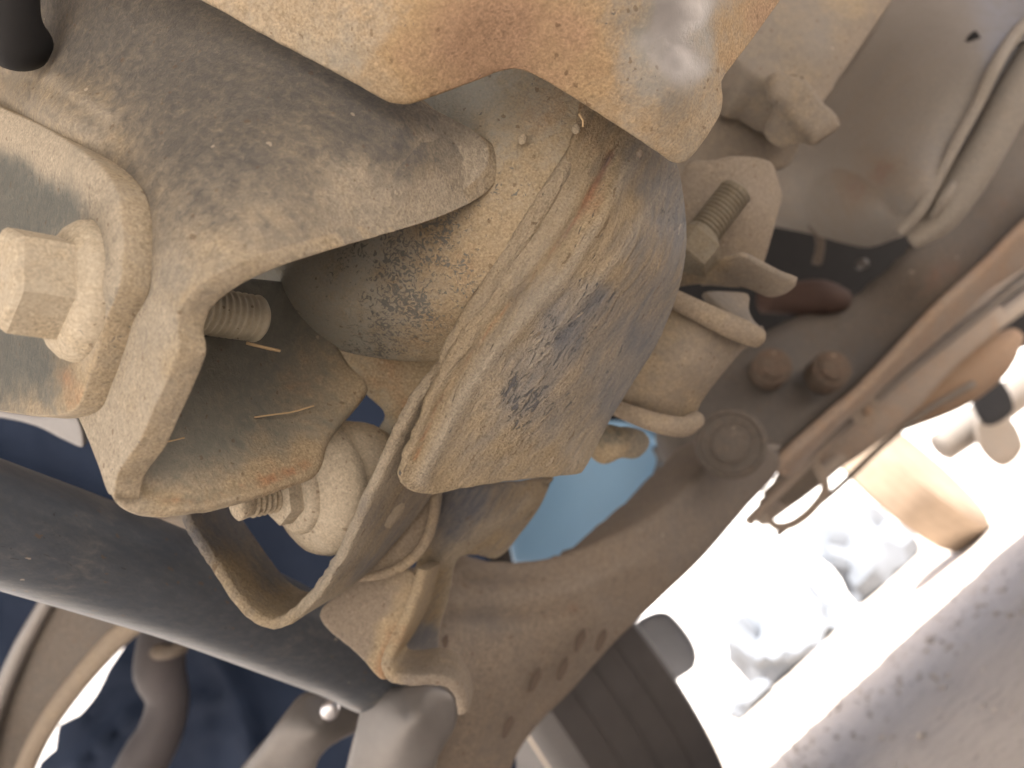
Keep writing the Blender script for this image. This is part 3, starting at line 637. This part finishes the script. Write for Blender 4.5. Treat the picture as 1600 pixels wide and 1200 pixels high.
sf = thing('subframe_beam', 'long dusty grey brown subframe beam carrying two bolts behind the mounts', 'beam', P(1350., 500., 560.))
plate('beam', [(1040, 640), (1130, 560), (1200, 510), (1280, 470), (1350, 445), (1400, 400), (1440, 350), (1490, 290), (1545, 215), (1610, 110), (1700, -20, 'c'), (1720, 330, 'c'), (1610, 415), (1540, 455), (1480, 520), (1400, 580), (1345, 605), (1290, 650), (1225, 720), (1180, 765), (1100, 770), (1060, 720)],
      [(1050, 650, 520), (1200, 520, 560), (1350, 450, 620), (1500, 300, 680), (1650, 60, 730), (1650, 350, 720), (1450, 530, 610), (1300, 630, 545), (1180, 760, 500), (1250, 600, 540), (1450, 430, 600), (1560, 320, 655)],
      40, M_beam, sf, rim=13, grid=22, step=16, ridges=[([(1330, 560), (1420, 470), (1520, 370), (1640, 250)], 22, -7)],
      grime=[(1100, 660, .25, .1), (1200, 560, .3, .0), (1280, 520, .6, .1), (1400, 470, .75, .1), (1500, 350, .75, .0), (1600, 200, .7, 0), (1500, 450, .85, .5), (1580, 400, .9, .3), (1300, 620, .3, .2), (1200, 700, .25, .2)])
plate('beam_flange', [(1215, 738), (1290, 660), (1345, 612), (1400, 555), (1470, 480), (1540, 415), (1610, 345), (1740, 230, 'c'), (1740, 345, 'c'), (1610, 420), (1545, 462), (1490, 518), (1400, 596), (1300, 686), (1235, 750)],
      [(1230, 740, 520), (1400, 580, 575), (1545, 440, 620), (1700, 300, 680)], 8, M_pipe, sf, rim=3, grid=16, step=12, grime=[(1250, 720, .5, .3), (1400, 575, .7, .3), (1500, 480, .8, .3), (1580, 400, .9, .2), (1560, 390, .5, .7)])
for x, y in ((1212, 568), (1306, 572)):
    c = P(float(x), float(y), 512.); d_ = camvec(-.1, -.25, -1); d_ /= np.linalg.norm(d_)
    bo = lathe('bolt_head', c - d_ * .03, c + d_, [(0, 13), (22, 13), (24, 12), (24.5, 9), (30, 9), (31.5, 7), (31.7, .2)], M_beam, sf, (.8, .6), seg=36, sides=None, sharp=40)

# ================================================================== casting cluster right of the housing
gc = thing('gearbox_casting', 'beige dusty casting with ribs and a sharp ear behind the rusty plate', 'casting', P(1180., 200., 300.))
plate('box_section', [(1120, 70, 'c'), (1260, -230, 'c'), (1560, -230, 'c'), (1395, 4), (1345, 80), (1290, 158), (1275, 168), (1240, 150), (1165, 112)],
      [(1150, 80, 300), (1280, 160, 305), (1400, 0, 330), (1250, -40, 315), (1540, -220, 365), (1280, -220, 345), (1260, 70, 303)], 25, M_cast, gc, rim=2.5, ridges=[([(1275, 160), (1330, 75), (1400, -30)], 22, 4.0), ([(1130, 92), (1200, 118), (1275, 160)], 9, 2.0)],
      grime=[(1200, 60, .3, .2), (1280, 60, .3, .15), (1330, 60, .7, .2), (1360, 0, .7, .4), (1250, 140, .6, .2)])
plate('shoulder', [(1060, 230), (1110, 120, 'c'), (1180, 108), (1262, 165), (1252, 230), (1230, 262), (1150, 270), (1080, 300, 'c')],
      [(1080, 250, 318), (1150, 120, 322), (1250, 170, 326), (1230, 250, 330)], 15, M_cast, gc, rim=2, grime=(.55, .05))
plate('ear', [(1208, 148), (1222, 152), (1238, 176), (1252, 192), (1268, 208), (1272, 226), (1262, 234), (1240, 230), (1218, 234), (1196, 222), (1190, 205), (1198, 180)],
      [(1210, 150, 288), (1270, 225, 286), (1195, 215, 300), (1225, 200, 293)], 14, M_cast, gc, rim=3, step=6, grid=9, ridges=[([(1212, 155), (1240, 190), (1268, 222)], 11, 3.5), ([(1208, 155), (1195, 190), (1192, 212)], 6, 2.5)], grime=(.6, .15))
plate('lug', [(1050, 300), (1075, 245), (1110, 240), (1150, 232), (1190, 235), (1216, 246), (1229, 275), (1236, 305), (1228, 340), (1214, 385), (1198, 425), (1180, 450), (1100, 450, 'c'), (1040, 400, 'c')],
      [(1070, 260, 276), (1150, 240, 276), (1220, 260, 280), (1230, 310, 280), (1195, 430, 278), (1120, 330, 268), (1180, 320, 268), (1060, 400, 276)], 18, M_cast, gc, rim=4, grime=[(1100, 280, .95, .05), (1180, 270, .95, 0), (1200, 350, .9, .1), (1170, 420, .9, .1), (1120, 330, .8, .1)])
s0, s1 = P(1098., 366., 250.), P(1152., 296., 252.)
ms = thing('mount_stud', 'yellowish threaded stud and nut pointing up beside the curved housing', 'stud', s0)
lathe('threaded_stud', s0, s1, [(-6, 5.6), (.5, 5.6), (18.2, 5.6), (19.2, 4.6), (19.3, .2)], M_stud2, ms, (.7, .3), seg=40, thread=(.5, 17.5, 1.5, .9), sharp=180)
lathe('hexagon_nut', s0, s1, [(-11, 8.5), (-10.5, 9.4), (-2.6, 9.6), (-2, 8.6)], M_stud2, ms, (.8, .3), seg=48, sides=6, sharp=25, phase=.2)
cl = plate('bent_clip', [(1040, 412), (1085, 406), (1110, 409), (1135, 404), (1160, 399), (1186, 412), (1215, 427), (1243, 440), (1240, 450), (1224, 462), (1200, 467), (1170, 455), (1140, 448), (1100, 446), (1040, 448)],
      [(1040, 430, 258), (1110, 420, 254), (1140, 425, 250), (1165, 408, 244), (1240, 445, 238), (1200, 460, 248), (1150, 446, 256)], 2.2, M_cast, None, rim=.8, step=6, grid=8, grime=[(1060, 430, .7, .35), (1120, 415, .8, .35), (1150, 430, .5, -.1), (1200, 440, .5, -.1), (1230, 445, .6, .1)])
tag(cl, 'small bent metal clip sticking out below the threaded stud', 'clip')
cu = thing('bush_cup', 'beige flanged cylindrical bush cup tucked behind the curved housing', 'bush', P(1080., 580., 255.))
plate('cup_wall', [(990, 470, 'c'), (1060, 462), (1110, 488), (1160, 515), (1185, 535), (1166, 556), (1135, 595), (1105, 635), (1095, 655), (1060, 662), (1010, 650), (960, 632), (930, 600, 'c')],
      [(1000, 480, 252), (1080, 490, 244), (1180, 535, 254), (1110, 640, 258), (1060, 655, 252), (960, 620, 250), (1070, 570, 240), (1130, 580, 248)], 16, M_cast, cu, rim=3, grime=[(1020, 520, .55, .4), (1080, 560, .6, .2), (1130, 560, .6, .05), (1050, 620, .75, .2), (1000, 580, .7, .3)])
tube('top_rim', [(1030, 455, 246, 14), (1075, 478, 242, 16), (1120, 500, 241, 18), (1155, 516, 243, 19), (1184, 528, 247, 16)], M_cast, cu, (.9, .15), seg=20, step=8)
tube('bottom_rim', [(955, 634, 250, 12), (1000, 652, 245, 15), (1040, 664, 244, 16), (1072, 666, 247, 16), (1088, 655, 252, 14)], M_cast, cu, (.9, .15), seg=20, step=8)
plate('inner_lip', [(1100, 455), (1140, 452), (1172, 458), (1172, 480), (1182, 500), (1196, 512), (1170, 512), (1135, 490)], [(1110, 460, 262), (1190, 505, 256)], 3, M_cast, cu, rim=1, step=6, grid=9, grime=[(1120, 470, .2, .1), (1160, 490, .2, .1), (1175, 465, .9, .1)])
lc = plate('lower_cup', [(930, 655, 'c'), (985, 660), (1018, 672), (1028, 684), (1025, 704), (1008, 720), (975, 725), (935, 729), (918, 716), (905, 690, 'c')], [(930, 670, 262), (1025, 690, 268), (960, 720, 258), (970, 690, 254)], 14, M_green, None, rim=3.5, step=7, grid=9, grime=[(950, 680, .3, .3), (960, 715, .8, .4), (1010, 700, .5, .1), (930, 715, .85, .5)])
tag(lc, 'small rounded dusty cup under the beige bush, in front of the blue panel', 'cup')

# ================================================================== pan, upper right
pn = thing('oil_pan', 'large smooth grey oil pan with rounded lip and drain slot', 'oil pan', P(1400., 200., 480.))
pbd = plate('pan_body', [(1190, 330), (1230, 240), (1275, 175), (1340, 85), (1420, -60, 'c'), (1680, -60, 'c'), (1640, 40), (1570, 85), (1556, 120), (1520, 190), (1480, 260), (1450, 325), (1428, 362), (1395, 376), (1350, 370), (1290, 355), (1240, 345)],
      [(1200, 330, 560), (1250, 250, 520), (1290, 170, 520), (1400, 0, 530), (1600, -10, 500), (1550, 100, 404), (1494, 212, 390), (1434, 332, 384), (1395, 372, 455), (1320, 360, 520), (1250, 345, 560), (1340, 270, 440), (1420, 200, 408), (1370, 318, 425), (1440, 120, 430), (1450, 60, 465), (1540, 40, 450), (1590, 112, 412), (1530, 228, 400), (1468, 348, 396), (1640, 40, 440)],
      30, M_pan, pn, rim=2.2, back=(0, 0, 32), grid=18, step=14, grime=[(1300, 250, .45, 0), (1400, 220, .5, .1), (1380, 265, .6, .75), (1450, 150, .5, 0), (1500, 30, .25, -.1), (1420, 330, .5, .1), (1500, 180, .55, 0)])
plate('vent_hole', [(1512, 66), (1524, 47), (1537, 72), (1525, 76)], [(1524, 62, 433)], 4, M_void, pbd, rim=.5, step=5, grid=6)
tube('pan_lip', [(1720, -70, 490, 9), (1640, 0, 462, 9), (1585, 56, 428, 10), (1556, 102, 394, 10), (1530, 158, 389, 9), (1496, 220, 383, 9), (1462, 285, 378, 9), (1436, 332, 376, 9), (1408, 362, 384, 10)], M_pan, pn, (.75, .0), seg=18, step=10)
tube('rolled_flange', [(1760, -60, 500, 34), (1655, 45, 455, 33), (1590, 140, 425, 31), (1545, 222, 412, 30), (1500, 296, 404, 30), (1458, 352, 400, 24), (1425, 378, 404, 12)], M_pan, pn, (.75, .05), seg=28, step=10)
tube('drain_plug', [(1458, 338, 388, 6), (1467, 322, 384, 9), (1480, 302, 385, 9), (1489, 288, 389, 6)], M_pan, pbd, (.7, .1), seg=18, step=6)

# dark engine bay fittings between pan and beam
bk = plate('shade_backing', [(880, 430, 'c'), (1150, -80, 'c'), (1760, -80, 'c'), (1760, 470, 'c'), (1600, 545), (1480, 600), (1330, 690), (1100, 760), (900, 800, 'c')], [(900, 500, 700), (1200, 0, 800), (1400, 200, 950), (1700, 0, 1300), (1500, 450, 1250), (1330, 600, 1150), (1000, 760, 760)], 10, M_void, None, rim=2, grid=40, step=30)  # added backing: its black stands for shade and hides sky in the gaps
tag(bk, 'added black backing panel standing for the shade behind the oil pan and beam', 'panel')
hs = tube('rubber_hose', [(1190, 470, 600, 20), (1240, 466, 600, 26), (1285, 465, 595, 28), (1318, 470, 600, 18)], simple('brown_rubber', (0.05, 0.027, 0.02), .8), None, seg=20)
tag(hs, 'short red brown rubber hose end beside the bent clip', 'hose')
bb = thing('clamp_bolt', 'small brown ring headed clamp bolt below the oil pan', 'bolt', P(1285., 345., 560.))
tube('clamp_stem', [(1280, 360, 560, 8), (1282, 385, 560, 7), (1276, 412, 560, 8)], M_beam, bb, (.6, .3), seg=14, step=8)
c = P(1284., 348., 556.); lathe('ring_head', c + F * .006, c - F, [(0, 7), (0.5, 8.5), (4, 8.8), (6, 7.5), (6.2, 4.2), (3, 3.8), (3, .2)], M_beam, bb, (.6, .3), seg=28)
pl = P(1352., 411., 610.); sg = lathe('shiny_nipple', pl + F * .01, pl - F, [(0, 4), (8, 4), (11, 2.5), (12, .2)], M_greymetal, None, seg=20)
tag(sg, 'tiny shiny metal nipple in the dark gap under the oil pan', 'nipple')

# ================================================================== blue panel, pipes, wheels further off
bp_ = thing('blue_fender', 'pale blue painted body panel with rolled edge showing under the housing', 'panel', P(950., 770., 620.))
pnl = plate('panel', [(760, 700, 'c'), (960, 660), (1020, 678), (1045, 690), (1056, 712), (1048, 745), (1030, 790), (985, 850), (900, 900), (800, 880, 'c')], [(780, 760, 640), (1050, 710, 600), (960, 840, 625), (930, 730, 610)], 8, M_blue, bp_, rim=3, grid=18)
tube('rolled_edge', [(1020, 684, 592, 7), (1046, 700, 590, 8), (1050, 724, 590, 8), (1036, 768, 592, 8), (1014, 806, 596, 8)], M_blue, pnl, seg=14, step=8)
tube('seam_groove', [(1022, 700, 594, 4), (1030, 716, 594, 4), (1020, 752, 596, 4), (1002, 790, 600, 4)], M_greymetal, pnl, seg=10, step=8)

def pipe(name, label, path, mat, grime=(.6, .15), group=None, **k):
    o = tube(name, path, mat, None, grime, **k); return tag(o, label, 'pipe', group)
pipe('brake_pipe', 'thin pale pipe running along the underside of the subframe beam', [(1170, 815, 680, 8), (1330, 655, 770, 9), (1470, 525, 870, 10), (1560, 440, 950, 12), (1700, 330, 1050, 13)], M_pipe, seg=16, step=20)
pipe('exhaust_pipe', 'long pinkish dusty exhaust pipe running back towards the rear wheel', [(1190, 812, 800, 11), (1290, 735, 880, 13), (1390, 640, 960, 14), (1500, 545, 1060, 14), (1600, 470, 1180, 14), (1720, 380, 1300, 14)], M_pipe, (.85, .05), seg=20, step=20)
sl_ = tube('exhaust_silencer', [(1400, 668, 1010, 10), (1430, 640, 1020, 26), (1490, 600, 1040, 38), (1545, 560, 1060, 34), (1585, 525, 1080, 14)], M_pipe, None, (.85, .55), seg=28, step=16)
tag(sl_, 'oval tan exhaust silencer under the pinkish pipe', 'silencer')
rs = tube('heat_shield', [(1190, 790, 900, 10), (1330, 690, 900, 26), (1400, 630, 930, 30), (1470, 560, 980, 26), (1560, 490, 1050, 20)], M_pipe, None, (.65, .2), seg=24, step=20, squash=.5)
tag(rs, 'long rounded brown heat shield between the thin pale pipe and the exhaust pipe', 'heat shield')
hg = thing('exhaust_hanger', 'bent pale hook shaped exhaust hanger under the pipes', 'hanger', P(1230., 790., 760.))
tube('hook', [(1192, 798, 740, 6), (1212, 822, 740, 7), (1240, 818, 740, 7), (1272, 792, 740, 7), (1290, 762, 742, 7), (1280, 735, 745, 7), (1268, 715, 750, 6)], M_pipe, hg, (.85, .1), seg=14, step=8)
plate('strap_plate', [(1215, 745), (1262, 722), (1285, 740), (1262, 775), (1225, 790), (1210, 770)], [(1215, 760, 760), (1280, 740, 770)], 4, M_arm, hg, rim=1, step=8, grime=(.6, .2))

for i, (nm, lb_, pts) in enumerate([
        ('fuel_pipe', 'thin dark fuel pipe clipped under the beam beside the hanger', [(1195, 772, 700, 6), (1260, 715, 720, 6), (1340, 648, 760, 7), (1420, 580, 800, 7), (1520, 500, 850, 8), (1660, 390, 920, 8)]),
        ('parking_cable', 'slim brown parking brake cable sagging below the exhaust pipe', [(1215, 835, 860, 5), (1300, 770, 880, 5), (1385, 690, 920, 5), (1450, 640, 960, 5), (1520, 600, 1000, 6)])]):
    pipe(nm, lb_, pts, M_arm, (.5, .3), seg=12, step=14)
pc_ = thing('pipe_clip', 'small pale pipe clip with bolt gripping the thin pipes', 'clip', P(1360., 640., 740.))
plate('clip_band', [(1330, 640), (1352, 618), (1372, 628), (1378, 648), (1356, 668), (1338, 662)], [(1355, 640, 735)], 3, M_pipe, pc_, rim=1, step=6, grid=8, grime=(.8, .1))
c = P(1356., 642., 733.); lathe('clip_bolt', c + F * .004, c - F, [(0, 4.5), (4, 4.5), (7, 4.2), (7.6, 3), (7.8, .2)], M_pipe, pc_, (.7, .4), seg=24, sides=6)

# wheels: real tyre sections standing on the ground
def wheel(name, label, centre, radius, width, axis, tyre_mat, group):
    w_ = thing(name, label, 'wheel', (centre[0], centre[1], 0.0), group)
    a = np.array(centre, float) - np.asarray(axis) * width * .5
    W = width * 1000; Rm = radius * 1000
    prof = [(4, Rm * .62), (0, Rm * .72), (2, Rm * .84), (10, Rm * .93), (20, Rm * .978)]
    k = 4
    for i in range(k):
        u0 = 20 + (W - 40) * i / k; u1 = 20 + (W - 40) * (i + 1) / k; gr = 5
        prof += [(u0 + gr / 2, Rm), (u1 - gr / 2, Rm), (u1 - gr / 2 + .5, Rm - 1.2), (u1 + gr / 2 - .5, Rm - 1.2)] if i < k - 1 else [(u0 + gr / 2, Rm), (u1, Rm * .985)]
    prof += [(W - 10, Rm * .93), (W - 2, Rm * .84), (W, Rm * .72), (W - 4, Rm * .62)]
    lathe('tyre', a, a + np.asarray(axis), prof, tyre_mat, w_, (.6, .2), seg=72, sharp=35, caps=True)
    lathe('rim', a, a + np.asarray(axis), [(0, Rm * .64), (3, Rm * .66), (6, Rm * .60), (30, Rm * .56), (60, Rm * .54), (62, Rm * .2), (40, Rm * .16), (40, 1)], M_rim, w_, (.7, .2), seg=56, sharp=35, caps=False)
    return w_
GP = lambda px, py, d: P(float(px), float(py), float(d))
c1 = GP(905, 1120, 1010)
wheel('road_wheel', 'dark dusty tyre on a pale rim seen end on below the control arm', (c1[0] - .045, c1[1] + .14, .30), .30, .185, (.914, .407, 0), M_tyre, 'wheels of the car')
M_tan = simple('tan_dusty_tyre', (0.21, 0.16, 0.115), .9, scale=11, var=.45)
c2 = GP(1470, 790, 2350)
wheel('road_wheel', 'tan mud covered rear tyre standing where the sunlit ground begins', (c2[0] + .06, c2[1] + .25, .29), .29, .17, (.91, -.415, 0), M_tan, 'wheels of the car')
mf = plate('mud_flap', [(985, 985), (1010, 965), (1040, 960), (1068, 985), (1088, 1020), (1086, 1045), (1066, 1060), (1040, 1075), (985, 1075, 'c')], [(1000, 1000, 1350), (1080, 1030, 1350)], 8, simple('grey_flap', (.22, .235, .26), .6), None, rim=3)
tag(mf, 'small blue grey mud flap behind the dark tyre', 'mud flap')
ra = thing('rear_axle', 'dark rear axle fittings with gaps of light beside the tan tyre', 'axle', P(1560., 640., 1900.))
tube('axle_tube', [(1470, 700, 2100, 24), (1540, 650, 2100, 26), (1620, 590, 2100, 26), (1720, 510, 2100, 26)], M_arm, ra, (.3, .3))
plate('spring_plate', [(1530, 655), (1575, 650), (1600, 700), (1570, 730), (1535, 700)], [(1560, 690, 2000)], 20, M_arm, ra, rim=5, grime=(.4, .6))
plate('shock_mount', [(1520, 600), (1560, 590), (1585, 640), (1545, 665)], [(1550, 630, 1950)], 20, M_void, ra, rim=5)

# ================================================================== lower-left: wheel arch
wl = plate('wheel_arch_liner', [(-300, 560, 'c'), (720, 560, 'c'), (820, 1330, 'c'), (50, 1330, 'c'), (62, 1192), (85, 1172), (90, 1135), (118, 1122), (150, 1085), (168, 1050, 'c'), (230, 955, 'c'), (90, 970), (20, 1080), (-300, 1180, 'c')],
      [(0, 640, 560), (700, 700, 520), (400, 900, 600), (100, 1150, 600), (600, 1250, 560), (-200, 900, 560)], 6, M_navy, None, rim=1.5, grid=18, step=14, rough=3.0, ridges=[([(330, 1010), (380, 1100), (400, 1250)], 18, 14), ([(120, 1200), (200, 1130), (330, 1090)], 14, 12), ([(-60, 700), (80, 760), (240, 840)], 16, 12)])
tag(wl, 'wheel arch liner coloured navy for blue glare, with a ragged edge at the bright opening', 'liner')
ab = thing('arch_band', 'curved pale metal arch band beside the bright opening under the bar', 'arch', P(130., 1020., 480.))
plate('band_face', [(40, 1000), (80, 940), (130, 880), (290, 850, 'c'), (310, 900), (240, 965), (165, 1030), (100, 1110), (60, 1170), (20, 1280, 'c'), (-60, 1260, 'c'), (-20, 1110)],
      [(60, 960, 470), (250, 900, 450), (50, 1150, 500), (-20, 1200, 505), (150, 1000, 462)], 5, M_beam, ab, rim=2, grid=16, grime=(.6, .05))
tube('outer_flange', [(110, 880, 450, 12), (68, 950, 462, 12), (30, 1020, 474, 13), (-10, 1120, 490, 13), (-40, 1240, 500, 13)], M_greymetal, ab, seg=16, step=12)
tube('inner_flange', [(300, 880, 440, 16), (240, 948, 450, 17), (180, 1000, 462, 17), (110, 1080, 478, 16), (60, 1155, 492, 15), (20, 1250, 505, 14)], M_cast, ab, (.9, .05), seg=18, step=12)
bh = thing('brake_hose', 'wavy greyish purple brake hose hanging in the dark wheel arch', 'hose', P(255., 1060., 540.))
hz_ = tube('hose', [(262, 950, 540, 34), (252, 1010, 540, 37), (250, 1050, 540, 38), (262, 1090, 540, 32), (252, 1140, 535, 34), (225, 1190, 530, 38), (190, 1270, 525, 40)], simple('grey_purple_rubber', (.055, .05, .054), .7), bh, seg=24, step=12)
tube('hose_clip', [(232, 1012, 540, 20), (262, 1020, 520, 10), (285, 1010, 530, 12)], M_arm, hz_, (.5, .3), seg=12, step=8)
sp = plate('spring_seat', [(170, 855), (230, 820), (290, 805), (345, 815), (370, 850), (345, 905), (320, 930), (290, 880), (240, 860), (190, 880)], [(200, 850, 330), (340, 860, 330)], 5, M_cast, None, rim=1.5, step=8, grime=(.6, -.05))
tag(sp, 'pale grey curved spring seat glimpsed between the bracket and the black bar', 'spring seat')
wr = plate('white_liner_edge', [(-40, 640), (60, 648), (118, 648), (128, 700), (100, 690), (55, 668), (0, 655), (-40, 652)], [(0, 650, 300), (120, 690, 290)], 3, M_greymetal, None, rim=.8, step=6, grid=8)
tag(wr, 'thin pale grey flange showing under the dished plate', 'flange')

# ================================================================== small debris
def straw(label, pts, r):
    o = tube('dry_straw', [(x, y, d, r) for x, y, d in pts], M_hay, None, (.2, .5), seg=8, step=6); return tag(o, label, 'straw', 'dry straws caught on the bracket')
straw('dry straw poking out under the end of the bolt thread', [(385, 536, 160), (405, 541, 161), (422, 545, 163), (437, 548, 165)], 2.6)
straw('dry straw stuck to the dark web beside the fold', [(252, 692, 148), (272, 688, 151), (288, 684, 153)], 1.3)
straw('long dry straw lying across the middle of the dark web', [(398, 652, 172), (425, 648, 175), (455, 644, 179), (490, 634, 184)], 1.3)
straw('curled pale straw on the housing below the rusty plate', [(905, 178, 163), (911, 188, 163), (911, 198, 164)], 2.0)
pm = bpy.data.materials['pale_wall']
for i, (x, y, d, r) in enumerate([(816, 216, 169.5, 9), (900, 200, 168, 8), (1000, 238, 170, 7)]):
    pts = [(x + r * math.cos(a) * random.uniform(.8, 1.1), y + 1.15 * r * math.sin(a) * random.uniform(.8, 1.1)) for a in np.linspace(0, 2 * math.pi, 8)[:-1]]
    o = plate('mud_blob', pts, [(x, y, d), (x + r, y, d + .8), (x - r, y, d + .8), (x, y + r, d + .8), (x, y - r, d + .8)], 1.2, M_dust if i < 2 else M_arm, None, rim=.5, step=4, grid=5, grime=(.9, .15))
    tag(o, ['round pale mud blob stuck on the housing', 'faint grey mud smear on the housing beside the curled straw', 'dark brown mud blob at the edge of the rusty plate'][i], 'mud', 'mud blobs on the housing')

# ================================================================== far sunlit yard
yl = box('added_side_wall', (-3.4, -4, 0), (-3.1, 8, 3.2), M_white); tag(yl, 'added pale wall that turns the wheel arch opening white', 'wall')  # added wall, makes the arch opening read white
yd = box('added_backdrop_wall', (-14, 14, 0), (16, 14.3, 3.4), M_white); tag(yd, 'added white wall that keeps the far background blown out', 'wall')  # added backdrop, hides dim horizon sky and keeps the distance white
M_stand_in = simple('pale_yard_stand_in', (.135, .148, .165), .9, scale=6, var=.3)  # rocky lumps stand in for unidentified pale shapes in the glare
def stand_in_rock(label, px, py, d, size, flat):
    p = GP(px, py, d); b = bmesh.new(); bmesh.ops.create_icosphere(b, subdivisions=3, radius=1)
    sd_ = Vector((px * .13, py * .07, d * .001)); V = []
    from mathutils import noise as mn
    for v in b.verts:
        r = 1 + .42 * mn.noise(v.co * 1.4 + sd_) + .18 * mn.noise(v.co * 3.7 + sd_)
        q = v.co * r * size * 1.5; V.append((p[0] + q.x, p[1] + q.y, max(q.z * flat + size * flat * .9, -.01)))
    b.verts.index_update(); fs = [[v.index for v in f.verts] for f in b.faces]; b.free()
    return tag(mesh('yard_stand_in', V, fs, M_stand_in, None, smooth=True, autosmooth=28), label, 'stand-in', 'stand-ins for unidentified pale shapes in the yard')
for a in [('low pale stand-in shape lying alone in the bright yard beside the dark tyre', 1160, 1075, 4600, .10, .5), ('tall bluish grey stand-in shape at the end of the yard group', 1205, 1030, 5200, .15, 1.5), ('broad pale stand-in shape in the middle of the yard group', 1240, 1000, 5000, .19, .7),
          ('upright grey stand-in shape between two lower ones of the group', 1268, 972, 5600, .15, 1.3), ('small flat stand-in shape at the foot of the upright one', 1290, 962, 5000, .09, .5), ('large grey stand-in shape standing apart, towards the tan tyre', 1372, 880, 5500, .20, 1.2)]:
    stand_in_rock(*a)
